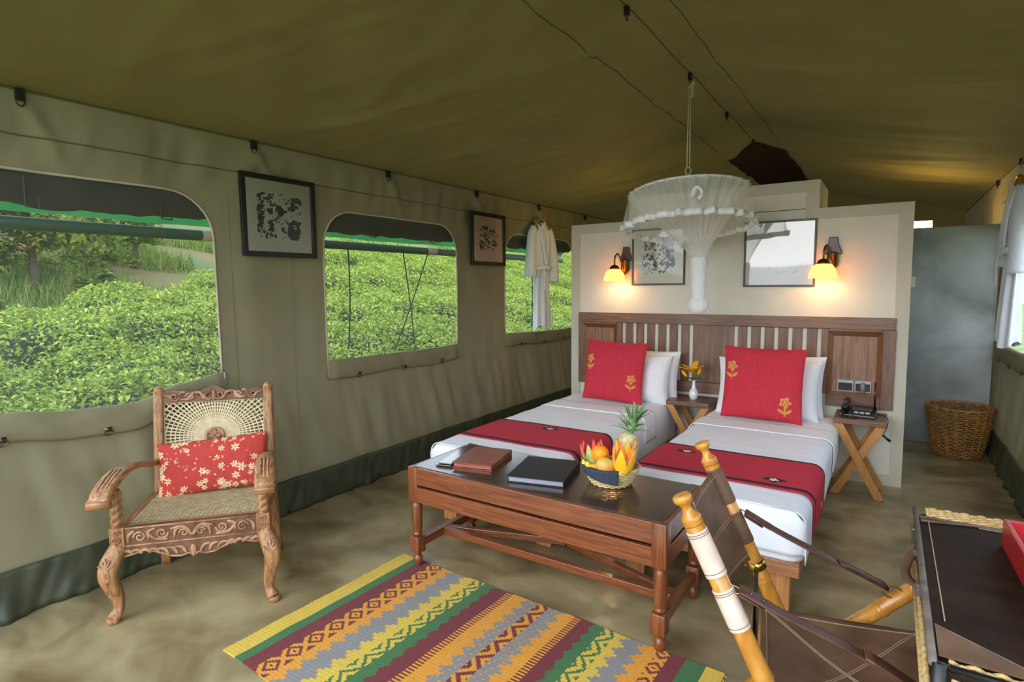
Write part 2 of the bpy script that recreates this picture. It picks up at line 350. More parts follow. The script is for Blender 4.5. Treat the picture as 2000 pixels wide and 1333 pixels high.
# ---------------------------------------------------------------- windows
M_screen = sheer('insect_screen', lin(160, 166, 150), .18, .4)
M_blind = mat('dark_brown_canvas', lin(50, 40, 32), .85, var=.25, scale=6, bump=.2, bscale=30)
M_ring = mat('dull_metal_ring', lin(110, 106, 96), .35, 1)
M_zip = mat('steel_zip_pull', lin(190, 190, 190), .3, 1)
def build_window(idx, w, X, s):
    root = struct(empty('window_%d' % idx, (X, (w[0]+w[1])/2, 0))); oy = (w[0]+w[1])/2
    P = winpoly(w); y0, y1, zb = w; nb = 21
    def wp(y, z, off=0): return (s*(wrinkle(y, z)+off), y-oy, z)
    mb = MB(); mb.add([(s*-.006, y-oy, z) for y, z in P], [tuple(range(len(P)))]); mb.build('insect_screen', M_screen, root)
    path = [P[0]]+P[:0:-1]; path = [p for i, p in enumerate(P[nb-1:]+[P[0]])]
    mb = MB(); mb.sweep([wp(y, z, .003) for y, z in path], .007, .006, 6, up=(s, 0, 0)); mb.build('zip_tape', M_piping, root, True)
    # rolled-up blind outside the top of the opening
    def bl(u, v):
        y = y0-.03+(y1-y0+.06)*u; a = v*2*PI
        r = .068+.012*nz(y*5, a*.7, idx)+.009*nz(y*13, a, 4); zc = ZT-.02+.012*nz(y*4, 2, idx)-.012*math.sin(PI*u)
        return (s*(-.075-.045*math.cos(a)), y-oy, zc+1.25*r*math.sin(a)-.03)
    mb = MB(); mb.grid(bl, 50, 16); mb.build('rolled_blind', M_blind, root, True)
    for yy in (y0+.33*(y1-y0), y0+.8*(y1-y0)):
        mb = MB(); mb.sweep([(s*-.02, yy-oy-.02, ZT-.02), (s*-.022, yy-oy-.02, ZT-.16), (s*-.022, yy-oy+.03, ZT-.165), (s*-.022, yy-oy+.03, ZT-.11)], .006, .003, 6, up=(1, 0, 0)); mb.build('strap', M_black, root)
    # storage pocket / folded flap under the sill
    def zbot(t): q = t*(len(zb)-1); k = min(int(q), len(zb)-2); f = q-k; f = f*f*(3-2*f); return zb[k]*(1-f)+zb[k+1]*f
    def fl(u, v):
        y = y0-.012+(y1-y0+.024)*u; z1 = zbot(u)+.004; hh = .135+.02*nz(y*2, 3, idx)
        prof = [(-.004, 0), (.012, -.004), (.024, -.10), (.034, -.35), (.036, -.7), (.030, -.95), (.018, -1.03), (.0, -1.0)]
        q = v*7; k = min(int(q), 6); f = q-k; a = prof[k][0]*(1-f)+prof[k+1][0]*f; b = prof[k][1]*(1-f)+prof[k+1][1]*f
        ends = ss(0, .05, u)*ss(1, .95, u)
        a = a*(.45+.55*ends)+(.008*nz(y*7, b*2, 6)+.006*nz(y*16+b*3, b, 2))*ends*math.sin(PI*min(1, v))
        z = z1+b*hh
        return (s*(wrinkle(y, z)*.5+a+.004), y-oy, z)
    mb = MB(); mb.grid(fl, 70, 21); mb.build('sill_flap', M_canvas, root, True)
    for t in (.17, .5, .82):
        y = y0+(y1-y0)*t; z = zbot(t)-.125
        mb = MB(); mb.sweep([(s*.043, y-oy+.021*math.cos(a), z+.014*math.sin(a)) for a in [i*PI/7 for i in range(14)]], .0035, seg=6, closed=True, up=(1, 0, 0)); mb.box(*(sorted((s*.028, s*.046))), y-oy-.016, y-oy+.016, z+.004, z+.026); mb.build('ring', M_ring, root, True)
    yy = y1+.006; z = zbot(1)
    mb = MB(); mb.sweep([(s*.015, yy-oy, z), (s*.02, yy-oy, z-.03), (s*.018, yy-oy+.003, z-.10)], [.006, .008, .003], .003, 6, up=(1, 0, 0)); mb.build('zip_pull', M_zip, root)
    yy = y0-.004; z = zbot(0)
    mb = MB(); mb.sweep([(s*.012, yy-oy, z+.02), (s*.014, yy-oy, z-.11)], .008, .003, 6, up=(1, 0, 0)); mb.build('zip_tape', M_piping, root)
    return root
for i, w in enumerate(WIN): build_window(i+1, w, WL, 1)
for i, w in enumerate(WIN): build_window(i+4, w, WR, -1)
# ---------------------------------------------------------------- outside: awning, slope, tea, trees
M_fly = mat('green_fly_sheet', lin(44, 112, 58), .6, var=.2, scale=4, transl=.6)
M_pole = mat('dark_green_pole', lin(22, 60, 44), .5, var=.2, scale=10)
M_rope = mat('dark_guy_rope', lin(34, 44, 34), .9)
t = thing('awning', 'green awning sheet on a dark green pole outside the mesh windows', 'awning', (-3.8, 3, 2))
mb = MB(); mb.grid(lambda u, v: (.42-.53*v, -3.3+7.5*u, .62-.70*v-.05*math.sin(PI*v)+.012*nz(u*20, v*3)), 60, 8); mb.build('fly_sheet', M_fly, t, True)
mb = MB(); mb.sweep([(-.11, -3.3, -.14), (-.11, 4.2, -.14)], .036, seg=12); mb.build('pole', M_pole, t, True)
for y in (-.83, 1.43, 3.86): mb = MB(); mb.sweep([(-.11, y-.07, -.14), (-.11, y+.07, -.14)], .038, seg=12); mb.build('clamp', M_piping, t, True)
for a, b in (((-3.75, 3.0, 2.15), (-3.66, 2.62, 1.0)), ((-3.9, 3.35, 1.85), (-3.7, 3.15, 1.0)), ((-3.88, 4.0, 1.83), (-4.0, 4.28, .6)), ((-3.88, 4.35, 1.83), (-3.95, 3.75, .6)), ((-3.6, 5.9, 1.95), (-3.72, 6.05, .6)), ((-3.5, 6.1, 1.95), (-3.66, 6.35, .6))):
    mb = MB(); A = Vector(a)-t.location; B = Vector(b)-t.location
    mb.sweep([A.lerp(B, k/8)+Vector((0, .02*math.sin(PI*k/8), 0)) for k in range(9)], .006, seg=5); mb.build('guy_rope', M_rope, t, True)
def ground(x, y):
    z = -.16+.3*max(0, -x-4.6)-.02
    return z+.05*nz(x*.5, y*.5, 3)*ss(-4.6, -6, x)
def teaedge(x): return 1.35+1.31*(-6.1-x)
M_grass = mat('meadow_grass', lin(78, 112, 40), .9, col2=lin(140, 150, 80), scale=2.2, detail=8, bump=.6, bscale=20)
M_field = mat('hill_meadow', lin(62, 98, 34), .9, col2=lin(122, 100, 62), scale=.55, detail=10, bump=.6, bscale=12, dist=.6)
mb = MB()
def gf(u, v): x = -60+56.4*(1-(1-u)**2); y = -30+75*v; return (x, y, ground(x, y))
mb.grid(gf, 70, 80); struct(mb.build('ground_hillside', M_field, smooth=True))
mb = MB(); mb.box(-3.6, 40, -40, -1.2, -.4, -.2); mb.box(1.1, 40, -1.2, 60, -.4, -.2); struct(mb.build('ground_lawn', M_grass))
M_leaf = mat('leaf_green', (1, 1, 1, 1), .5, attr=True, var=.1, scale=3, transl=.35, spec=.3)
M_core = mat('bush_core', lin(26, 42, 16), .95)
M_bark = mat('bark', lin(84, 74, 58), .9, var=.3, scale=8, bump=.4)
def leaf(mb, p, n, size, col, rnd):
    n = n.normalized(); t = n.orthogonal().normalized(); t = Matrix.Rotation(rnd.uniform(0, 2*PI), 3, n) @ t; b = n.cross(t)
    L = size; w = size*.24
    v = [p, p+t*L*.5+b*w+n*.12*L, p+t*L-n*.06*L, p+t*L*.5-b*w+n*.12*L, p+t*L*.5]
    mb.add(v, [(0, 4, 1), (1, 4, 2), (0, 3, 4), (3, 2, 4)], None, [col]*4)
def greens(rnd, k):   # leaf colours: young yellow-green shoots to old dark leaves, shade included
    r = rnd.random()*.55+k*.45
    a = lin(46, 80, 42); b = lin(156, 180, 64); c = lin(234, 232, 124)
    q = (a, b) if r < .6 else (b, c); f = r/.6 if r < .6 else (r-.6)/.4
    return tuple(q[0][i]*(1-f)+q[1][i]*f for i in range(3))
def bush_mesh(seed, n=4600):
    rnd = random.Random(seed); mb = MB()
    for i in range(n):
        a = rnd.uniform(0, 2*PI); r = math.sqrt(rnd.random())*.72; top = .62*(1-(r/.78)**5)+.07*nz(r*math.cos(a)*4+seed, r*math.sin(a)*4, seed)
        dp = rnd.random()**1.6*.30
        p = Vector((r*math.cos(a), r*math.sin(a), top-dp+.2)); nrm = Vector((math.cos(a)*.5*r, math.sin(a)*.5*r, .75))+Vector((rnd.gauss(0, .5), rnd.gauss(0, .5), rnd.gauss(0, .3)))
        leaf(mb, p, nrm, rnd.uniform(.032, .062), greens(rnd, max(0, 1-dp*5)*rnd.uniform(.5, 1)), rnd)  # deeper leaves darker: shade between leaves put into their colour
    return mb
field = tag(empty('tea_field', (-5, 5, 0)), 'dense bright green tea bushes covering the slope outside the mesh windows', 'tea bushes', kind='stuff')
protos = []
for sdd in range(4):
    mb = bush_mesh(sdd+1); k0 = MB(); k0.ball((0, 0, .3), .5, 10, None, (1.2, 1.2, .8)); mb.add(k0.v, k0.f, None, [lin(26, 42, 16)[:3]]*len(k0.f))  # dark core added inside each bush to block light
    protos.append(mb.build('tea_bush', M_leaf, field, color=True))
rnd = random.Random(3); k = 0
for ix in range(9):
    x = -5.0-ix*.86
    for iy in range(30):
        y = .3+iy*.92+rnd.uniform(-.1, .1)
        ra = y/-x
        if y < teaedge(x)-.2 or ra < .12 or ra > 2.25: continue
        if (.62 < ra < .72 or 1.30 < ra < 1.40) and ix > 1: continue   # hidden behind the canvas between the windows
        o = protos[k] if k < 4 else protos[k % 4].copy()
        if k >= 4: COL.objects.link(o)
        k += 1; o.rotation_mode = 'ZYX'
        o.location = Vector((x+rnd.uniform(-.1, .1), y, ground(x, y)-.02+rnd.uniform(-.04, .05)))-field.location; o.rotation_euler = (0, .28, rnd.uniform(0, 6)); sc = rnd.uniform(.92, 1.1); o.scale = (sc, sc, sc)
for ix in range(3):   # the tea goes on along the far side of the tent
    for iy in range(9):
        o = protos[(ix+iy) % 4].copy(); COL.objects.link(o); o.location = Vector((4.2+ix*.95, .8+iy*1.0+rnd.uniform(-.1, .1), -.22))-field.location; o.rotation_euler = (0, 0, rnd.uniform(0, 6))
def tree(name, label, loc, h, rad, nleaf, lsize, seed, hue=0, flowers=0, group=None):
    rnd = random.Random(seed); t = thing(name, label, 'tree' if h > 1 else 'shrub', loc, 0, group); mb = MB()
    if h > 1:
        for q in range(4):
            a = rnd.uniform(0, 6); e = Vector((math.cos(a)*rad*.6, math.sin(a)*rad*.6, h*.8))
            mb.sweep(crom([(0, 0, -.1), (.03, 0, h*.25), (e.x*.4, e.y*.4, h*.5), e], 4), [.055-.003*i for i in range(13)], seg=6, up=(1, 0, 0))
        mb.build('trunk', M_bark, t, True)
    mb = MB(); fl = MB()
    cl = [(Vector((rnd.gauss(0, rad*.5), rnd.gauss(0, rad*.5), h*(.5 if h > 1 else .45)+rnd.gauss(0, h*.2))), rad*rnd.uniform(.25, .5)) for _ in range(14 if h > 1 else 5)]
    for i in range(nleaf):
        c, r = rnd.choice(cl); d = Vector((rnd.gauss(0, 1), rnd.gauss(0, 1), rnd.gauss(0, 1))).normalized()*r*rnd.random()**.4
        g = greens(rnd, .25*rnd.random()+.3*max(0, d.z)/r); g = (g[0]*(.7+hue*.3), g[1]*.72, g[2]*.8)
        p = c+d; p.z = max(.02, p.z); leaf(mb, p, d+Vector((0, 0, .3)), lsize*rnd.uniform(.7, 1.3), g, rnd)
    mb.build('foliage', M_leaf, t, False, color=True)
    if flowers:
        for i in range(flowers):
            c, r = rnd.choice(cl); d = Vector((1, rnd.gauss(0, .6), rnd.gauss(.3, .6))).normalized()*r*1.05
            for q in range(6): leaf(fl, c+d+Vector((rnd.gauss(0, .05),)*3), Vector((rnd.gauss(0, 1), rnd.gauss(0, 1), 1)), .12, lin(232, 110, 40)[:3], rnd)
        fl.build('blossom', M_leaf, t, False, color=True, label='orange blossoms')
    return t
def gl(x, y): return (x, y, ground(x, y))
tree('flowering_tree', 'bushy tree with a forked trunk beyond the grass in the leftmost window', gl(-10.0, 3.0), 2.0, .85, 4200, .11, 11, .5, 3)
tree('flowering_tree', 'round dark green tree dotted with orange blossom outside the leftmost window', gl(-11.6, 5.0), 1.5, .55, 2600, .10, 12, .2, 8)
tree('flowering_tree', 'tree at the far left edge of the leftmost window', gl(-10.3, 2.1), 1.9, .75, 3000, .11, 13, .5, 5)
tree('wild_shrub', 'dark shrub in the long grass left of the tea field', gl(-9.0, 3.35), .6, .32, 700, .10, 14)
tree('wild_shrub', 'low shrub under the trees beyond the grass', gl(-11.0, 4.3), .6, .4, 600, .10, 15, .4)
tree('wild_shrub', 'small shrub at the left edge below the trees', gl(-8.6, 1.75), .6, .4, 700, .10, 16, .2)
# long grass between the tea and the trees: uncountable blades
rnd = random.Random(21); mb = MB()
for i in range(34000):
    x = -rnd.uniform(6.0, 15); y = rnd.uniform(.5, 9)
    if y > teaedge(x)+.1 or nz(x*.7, y*.7, 5) > .16+.2*ss(-10, -8, x): continue
    h = rnd.uniform(.12, .38); a = rnd.uniform(0, 6); z = ground(x, y); lx = rnd.gauss(0, .08); ly = rnd.gauss(0, .08); w = .012
    c = lin(*rnd.choice(((106, 140, 52), (130, 160, 60), (168, 160, 96), (84, 118, 46)))) [:3]
    mb.add([(x-w*math.sin(a), y+w*math.cos(a), z), (x+w*math.sin(a), y-w*math.cos(a), z), (x+lx, y+ly, z+h)], [(0, 1, 2)], None, [c])
tag(mb.build('long_grass', M_leaf, color=True), 'long green grass on the slope beyond the tea field', 'grass', kind='stuff')
# ---------------------------------------------------------------- headboard
M_brass = mat('aged_brass', lin(120, 96, 58), .35, 1)
M_linen = mat('white_cotton', lin(232, 232, 236), .85, var=.02, scale=20, bump=.05, bscale=120, sheen=.1)
M_linen2 = mat('white_sateen_stripe', lin(230, 233, 243), .7, col2=lin(244, 246, 253), scale=3, stretch=(.3, 40, .3), bump=.04, bscale=90)
M_dye = mat('dyed_textile', (1, 1, 1, 1), .9, attr=True, var=.12, scale=160, bump=.25, bscale=420)
hb = thing('headboard', 'long dark wooden slatted headboard fixed to the cream wall behind both beds', 'headboard', (-1.2, 4.952, .57))
W0, W2 = wood('headboard', HB1, HB2, 0), wood('headboard', HB1, HB2, 2); W2b = wood('panel', lin(104, 70, 48), lin(160, 116, 88), 2)
W2r = wood('panel_moulding', lin(96, 58, 32), lin(128, 80, 44), 2)
def hbx(name, x0, x1, z0, z1, m, y0=-.03, y1=.0095, bev=.003): return MB().box(x0+1.2, x1+1.2, y0, y1, z0-.57, z1-.57).build(name, m, hb, bevel=bev)
hbx('rail', -2.485, .055, 1.157, 1.246, W0); hbx('rail', -2.06, -.40, .57, .662, W0)
hbx('stile', -2.485, -2.435, .57, 1.157, W2); hbx('stile', -2.09, -2.045, .662, 1.157, W2); hbx('stile', -.415, -.37, .662, 1.157, W2); hbx('stile', -.018, .06, .57, 1.157, W2)
for a, b in ((-2.435, -2.09), (-.37, -.018)):
    hbx('rail', a, b, 1.14, 1.157, W0); hbx('rail', a, b, .57, .645, W0)
    hbx('panel', a+.03, b-.03, .67, 1.115, W2b, -.012, .01)
    mb = MB(); z0, z1 = .645-.57, 1.14-.57; a2, b2 = a+1.2, b+1.2; m_ = .035
    o_ = [(a2, z0), (b2, z0), (b2, z1), (a2, z1)]; i_ = [(a2+m_, z0+m_), (b2-m_, z0+m_), (b2-m_, z1-m_), (a2+m_, z1-m_)]
    v = [(x, -.03, z) for x, z in o_]+[(x, -.014, z) for x, z in i_]+[(x, .01, z) for x, z in o_]
    mb.add(v, [(k, (k+1) % 4, 4+(k+1) % 4, 4+k) for k in range(4)]); mb.build('moulding', W2r, hb)
g1 = [-2.03+.103*i for i in range(7)]; g2 = [-1.043+.102*i for i in range(7)]
for g in (g1, g2):
    for i in range(6): hbx('slat', g[i]+.015, g[i+1]-.015, .662, 1.157, W2, -.002, .0085)
hbx('centre_board', g1[-1]+.015, g2[0]-.015, .662, 1.157, W2, -.002, .0085)
# ---------------------------------------------------------------- beds
def rbox(x0, x1, y0, y1, z0, z1, r, m, name, parent, puff=.0):
    mb = MB(); n = 5; cx, cy = (x0+x1)/2, (y0+y1)/2; hx, hy = (x1-x0)/2, (y1-y0)/2
    rings = [(z0, 0), (z0+.01, .0)]+[(z1-r+r*math.sin(PI/2*k/n), r*(1-math.cos(PI/2*k/n))) for k in range(n+1)]
    pts = []
    N = 12
    def outline(ins):
        o = []
        rr = max(.02, .07-ins*.3)
        for cxs, cys, a0 in ((1, 1, 0), (-1, 1, PI/2), (-1, -1, PI), (1, -1, 3*PI/2)):
            for k in range(5):
                a = a0+PI/2*k/4; o.append((cx+cxs*(hx-ins-rr)+rr*math.cos(a), cy+cys*(hy-ins-rr)+rr*math.sin(a)))
        return o
    vs = []; L = 20
    for z, ins in rings: vs += [(x, y, z) for x, y in outline(ins)]
    fs = [(i*L+k, i*L+(k+1) % L, (i+1)*L+(k+1) % L, (i+1)*L+k) for i in range(len(rings)-1) for k in range(L)]+[tuple((len(rings)-1)*L+k for k in range(L)), tuple(range(L-1, -1, -1))]
    mb.add(vs, fs); return mb.build(name, m, parent, True)
MT = .495
def arch(x0, x1, ya, yb, zlow, off, r=.05, n=60, col=None, m=None, name='', amp=.003, edge=.0, skirt=None):
    """cloth lying over a mattress: up one side, across, down the other"""
    P = []
    w = x1-x0+2*off; top = MT+off
    P.append((x0-off, zlow)); P.append((x0-off, top-r))
    for k in range(1, 6): a = PI-PI/2*k/5; P.append((x0-off+r+r*math.cos(a), top-r+r*math.sin(a)))
    for k in range(1, 14): P.append((x0-off+r+(w-2*r)*k/14, top))
    for k in range(0, 6): a = PI/2-PI/2*k/5; P.append((x1+off-r+r*math.cos(a), top-r+r*math.sin(a)))
    P.append((x1+off, zlow))
    L = [0]
    for a, b in zip(P, P[1:]): L.append(L[-1]+math.hypot(b[0]-a[0], b[1]-a[1]))
    def at(s):
        s *= L[-1]
        for k in range(len(P)-1):
            if s <= L[k+1]+1e-9: f = (s-L[k])/(L[k+1]-L[k]); return P[k][0]*(1-f)+P[k+1][0]*f, P[k][1]*(1-f)+P[k+1][1]*f
        return P[-1]
    mb = MB(); nv = max(2, int((yb-ya)/.012))
    def fn(u, v):
        x, z = at(u); y = ya+(yb-ya)*v
        return (x+amp*nz(x*6, y*7, z*6), y+edge*nz(u*9, v, 3), z+amp*nz(x*5, y*6, 2))
    mb.grid(fn, n, nv, col); return mb, L[-1]
RED = lin(196, 40, 62)[:3]; INK = lin(36, 26, 34)[:3]; IVORY = lin(236, 228, 210)[:3]
def runner_col(W, D, motif):
    def col(u, v):
        s = u*W; y = v*D    # y from the foot edge
        if .030 < y < .060 or D-.02 < y: return INK
        for (ms, my) in motif:
            a, b = abs(s-ms), abs(y-my)
            if a+b*1.2 < .028: return IVORY
            if max(a*.9, b*1.3) < .034 or (a < .058 and b < .014) or (b < .04 and a < .014): return INK
        return RED
    return col
def build_bed(x0, x1, which, label):
    t = thing('single_bed', label, 'bed', ((x0+x1)/2, 3.8, 0)); ox, oy = (x0+x1)/2, 3.8
    tw = wood('bed_teak', lin(140, 92, 56), lin(186, 130, 86), 1); tx = wood('bed_teak', lin(140, 92, 56), lin(186, 130, 86), 0); tz = wood('bed_leg', lin(150, 96, 50), lin(198, 140, 82), 2)
    hx = (x1-x0)/2-.012
    MB().box(-hx, hx, -1.1, -1.07, .195, .262).build('end_rail', tx, t, bevel=.004)
    for s in (-1, 1): MB().box(*sorted((s*hx, s*(hx-.03))), -1.07, 1.08, .195, .262).build('side_rail', tw, t, bevel=.004)
    MB().box(-hx+.03, hx-.03, -1.07, 1.08, .225, .25).build('deck', tw, t)
    for sx in (-1, 1):
        for yy in (-1.06, -.02, 1.0): MB().box(sx*(hx-.09)-.05, sx*(hx-.09)+.05, yy, yy+.085, 0, .225).build('leg', tz, t, bevel=.003)
    rbox(x0-ox, x1-ox, -1.09, 1.05, .262, MT, .055, M_linen2, 'mattress', t)
    return t
beds = [(-2.405, -1.505, 'left', 'single bed nearest the canvas wall, red runner across white linen'), (-1.15, -.262, 'right', 'single bed beside the telephone table, its corner leg block in view')]
for x0, x1, wh, lb in beds:
    build_bed(x0, x1, wh, lb)
    # top sheet turned down near the pillows
    mb, _ = arch(x0, x1, 2.700, 4.80, .266 if wh == 'right' else .19, .012 if wh == 'left' else .008, .06, m=M_linen2, amp=.004)
    # foot end of the sheet hangs down, with a tucked corner
    def ft(u, v, x0=x0, x1=x1):
        x = x0-.008+(x1-x0+.016)*u; a = max(0, min(1, (v-.0)/.3)); z = MT+.008-.05*(1-math.cos(PI/2*a))-(max(0, v-.3)/.7)*(.15)
        cr = ss(.06, 0, u)+ss(.94, 1, u)
        return (x, 2.702-.022*math.sin(PI/2*a)-.006*nz(x*12, z*3, 1)*v+.03*cr*v, z-.05*cr*(1-v))
    mb.grid(ft, 40, 12)
    o = mb.build('bed_sheet', M_linen2, smooth=True, solid=.004); tag(o, 'white striped sheet tucked over the mattress of the bed %s' % ('nearest the canvas wall' if wh == 'left' else 'beside the telephone table'), 'sheet', 'white bed sheets')
    mb, _ = arch(x0, x1, 4.06, 4.30, .30, .017, .065, amp=.003); o = mb.build('sheet_turndown', M_linen, smooth=True, solid=.006)
    tag(o, 'white folded sheet edge in front of the pillows %s' % ('on the bed by the canvas wall' if wh == 'left' else 'on the bed by the telephone'), 'sheet', 'turned down sheet edges')
    ya, yb = (2.93, 3.46)
    mot = [(.40, .40), (.92, .13), (1.25, .36)] if wh == 'right' else [(.70, .44)]
    tmp, W = arch(x0, x1, ya, yb, .29, .016, .06)
    mb, W = arch(x0, x1, ya, yb, .29 if wh == 'right' else .30, .016, .06, n=150, col=runner_col(W, yb-ya, mot), amp=.002)
    o = mb.build('bed_runner', M_dye, smooth=True, solid=.004, color=True)
    tag(o, 'crimson runner with black edge and diamond motifs %s' % ('on the bed beside the telephone' if wh == 'right' else 'on the bed by the canvas wall'), 'bed runner', 'red bed runners')
# ---------------------------------------------------------------- pillows and cushions
def pillow_mb(w, h, t, col=None, n=28, seed=1, pinch=.05, wa=.004):
    mb = MB()
    def th(a, b): return t/2*max(0, (1-abs(a)**2.6)*(1-abs(b)**2.6))**.5
    for sg in (1, -1):
        def fn(u, v):
            a, b = 2*u-1, 2*v-1; wr = wa*(nz(a*4, b*4, seed)+.6*nz(a*9, b*3, seed+4))
            pin = 1-pinch*(1-abs(a)**2)*abs(b)**3; pin2 = 1-pinch*(1-abs(b)**2)*abs(a)**3
            return (a*w/2*pin2, -sg*(th(a, b)+wr*(1-max(abs(a), abs(b))**6)), b*h/2*pin+h/2)
        if sg > 0: mb.grid(fn, n, n, col)
        else:
            k = MB(); k.grid(fn, n, n, None); mb.add(k.v, [tuple(reversed(f)) for f in k.f], None, [col(.02, .5) if col else (1, 1, 1)]*len(k.f))
    return mb
CR_ = lin(206, 48, 66)[:3]; GOLD = lin(214, 150, 74)[:3]
def flower_at(a, b, ca, cb, s):
    x, y = (a-ca)/s, (b-cb)/s; r = math.hypot(x, y); th = math.atan2(y, x)
    if r < .16: return True
    if .2 < r < .46*(.82+.18*math.cos(5*th+.6)): return True
    if abs(x) < .035 and -1.15 < y < -.3: return True
    for sg in (-1, 1):
        xx, yy = sg*x-.26, y+.72
        if (xx*.8+yy*.6)**2/.085+(xx*-.6+yy*.8)**2/.012 < 1: return True
    return False
def redcushion(a, b, fl, W):
    def col(u, v):
        for (ca, cb) in fl:
            if flower_at(u, v, ca, cb, .17): return GOLD
        g = .92+.16*nz(u*90, v*6, 2)+.12*nz(u*6, v*90, 3)
        return (CR_[0]*g, CR_[1]*g, CR_[2]*g)
    return col
def lean(o, loc, tilt, rz=0, roll=0): o.location = loc; o.rotation_euler = (-tilt, roll, rz); return o
o = pillow_mb(.53, .52, .13, redcushion(0, 0, [(.10, .68), (.82, .40)], 1), 90).build('cushion', M_dye, smooth=True, color=True)
lean(tag(o, 'square crimson cushion with gold flowers on the bed nearest the canvas wall', 'cushion', 'square crimson cushions'), (-1.925, 4.43, .515), .16, .06, .04)
o = pillow_mb(.55, .53, .13, redcushion(0, 0, [(.12, .72), (.80, .28)], 1), 90, seed=4).build('cushion', M_dye, smooth=True, color=True)
lean(tag(o, 'square crimson cushion with gold flowers on the bed beside the telephone', 'cushion', 'square crimson cushions'), (-.735, 4.34, .52), .14, .0, .01)
for i, (x, y, z, w, h, tl, rz, lb) in enumerate(((-1.82, 4.60, .50, .66, .42, .22, 0, 'front white pillow behind the cushion on the bed nearest the canvas wall'), (-1.79, 4.73, .50, .68, .44, .16, 0, 'rear white pillow against the headboard by the canvas wall'),
        (-.74, 4.56, .50, .72, .44, .2, 0, 'front white pillow behind the cushion on the bed beside the telephone'), (-.72, 4.72, .50, .72, .46, .14, 0, 'rear white pillow against the headboard beside the telephone'))):
    o = pillow_mb(w, h, .21, None, 40, i+3, .06, .012).build('pillow', M_linen, smooth=True); lean(tag(o, lb, 'pillow', 'white pillows'), (x, y, z), tl, rz)
# ---------------------------------------------------------------- nightstands
def nightstand(x0, x1, y0, y1, label):
    t = thing('nightstand', label, 'nightstand', ((x0+x1)/2, (y0+y1)/2, 0)); hx, hy = (x1-x0)/2, (y1-y0)/2
    MB().box(-hx, hx, -hy, hy, .515, .552).build('top', wood('headboard', HB1, HB2, 0), t, bevel=.004)
    lw = wood('nightstand_leg', LW1, LW2, 2, .5, .05)
    for yy in (-hy+.03, hy-.05):
        for s in (-1, 1):
            T = Matrix.Translation((0, yy+(.016 if s > 0 else -.016), 0)); mb = MB(); b = hx-.02; w = .048
            a_, c_ = (-s*b, 0), (s*(b-.01), .515)
            pts = [(a_[0]-w*.62, 0), (a_[0]+w*.62, 0), (c_[0]+w*.62, .515), (c_[0]-w*.62, .515)]
            v = [(x, yy+s*.013-.013, z) for x, z in pts]+[(x, yy+s*.013+.013, z) for x, z in pts]
            mb.add(v, [(0, 1, 2, 3), (7, 6, 5, 4), (0, 4, 5, 1), (1, 5, 6, 2), (2, 6, 7, 3), (3, 7, 4, 0)]); mb.build('leg', lw, t, bevel=.002)
    MB().box(-.015, .015, -hy+.05, hy-.06, .24, .27).build('stretcher', lw, t)
    return t
nightstand(-.288, .03, 4.56, 4.89, 'cross-legged wooden nightstand carrying the black telephone')
nightstand(-1.50, -1.155, 4.57, 4.89, 'cross-legged wooden nightstand between the beds holding the flower vase')
# vase with lilies
M_china = mat('white_china', lin(232, 234, 236), .15, var=.02, coat=.5)
t = thing('flower_vase', 'small white china vase on the nightstand between the beds', 'vase', (-1.315, 4.72, .552))
MB().lathe([(.026, 0), (.028, .006), (.036, .02), (.041, .04), (.036, .062), (.022, .085), (.014, .105), (.012, .14), (.016, .165), (.012, .163), (.009, .14)], 20).build('body', M_china, t, True)
M_petal = mat('orange_petal', lin(255, 196, 30), .6, var=.08, scale=30, transl=.35); M_stem = mat('green_stem', lin(86, 132, 50), .6, var=.2, transl=.2)
t = thing('lily', 'orange yellow lily with buds standing in the white vase', 'flower', (-1.315, 4.72, .70))
mb = MB(); mb.sweep(crom([(0, 0, -.05), (0, 0, .02), (-.01, -.01, .07)], 5), .003, seg=6, up=(1, 0, 0)); mb.sweep(crom([(0, 0, .0), (.02, 0, .03), (.035, -.01, .075)], 5), .003, seg=6, up=(0, 1, 0)); mb.build('stem', M_stem, t, True)
def petal(mb, base, dirv, L, w, curl):
    d = Vector(dirv).normalized(); up = Vector((0, 0, 1)); sd = d.cross(up).normalized(); nn = sd.cross(d); base = Vector(base)
    def fn(u, v): a = 2*u-1; return tuple(base+d*L*v+sd*a*w*math.sin(PI*(v*.85+.08))**.8-nn*(curl*v*v*L-.25*w*a*a))
    mb.grid(fn, 6, 8)
for k in range(6):
    a = 2*PI*k/6+.3; mb = MB(); petal(mb, (-.01, -.012, .065), (math.cos(a)*.7-.1, math.sin(a)*.6-.3, 1.0), .125 if k % 2 else .11, .03, .45); mb.build('petal', M_petal, t, True, solid=.0015)
for bx_, by_, bz_, ax in ((.035, -.01, .075, .3), (-.055, -.01, .055, -.7)):
    mb = MB(); mb.lathe([(.002, 0), (.012, .015), (.016, .035), (.012, .055), (.002, .07)], 10, Matrix.Translation((bx_, by_, bz_-.02)) @ Matrix.Rotation(ax, 4, 'Y')); mb.build('bud', M_petal, t, True)
for k in range(7):
    a = k*.95; mb = MB(); petal(mb, (0, 0, .012), (math.cos(a), math.sin(a), .9), .065, .012, .8); mb.build('leaf', M_stem, t, True, solid=.001)
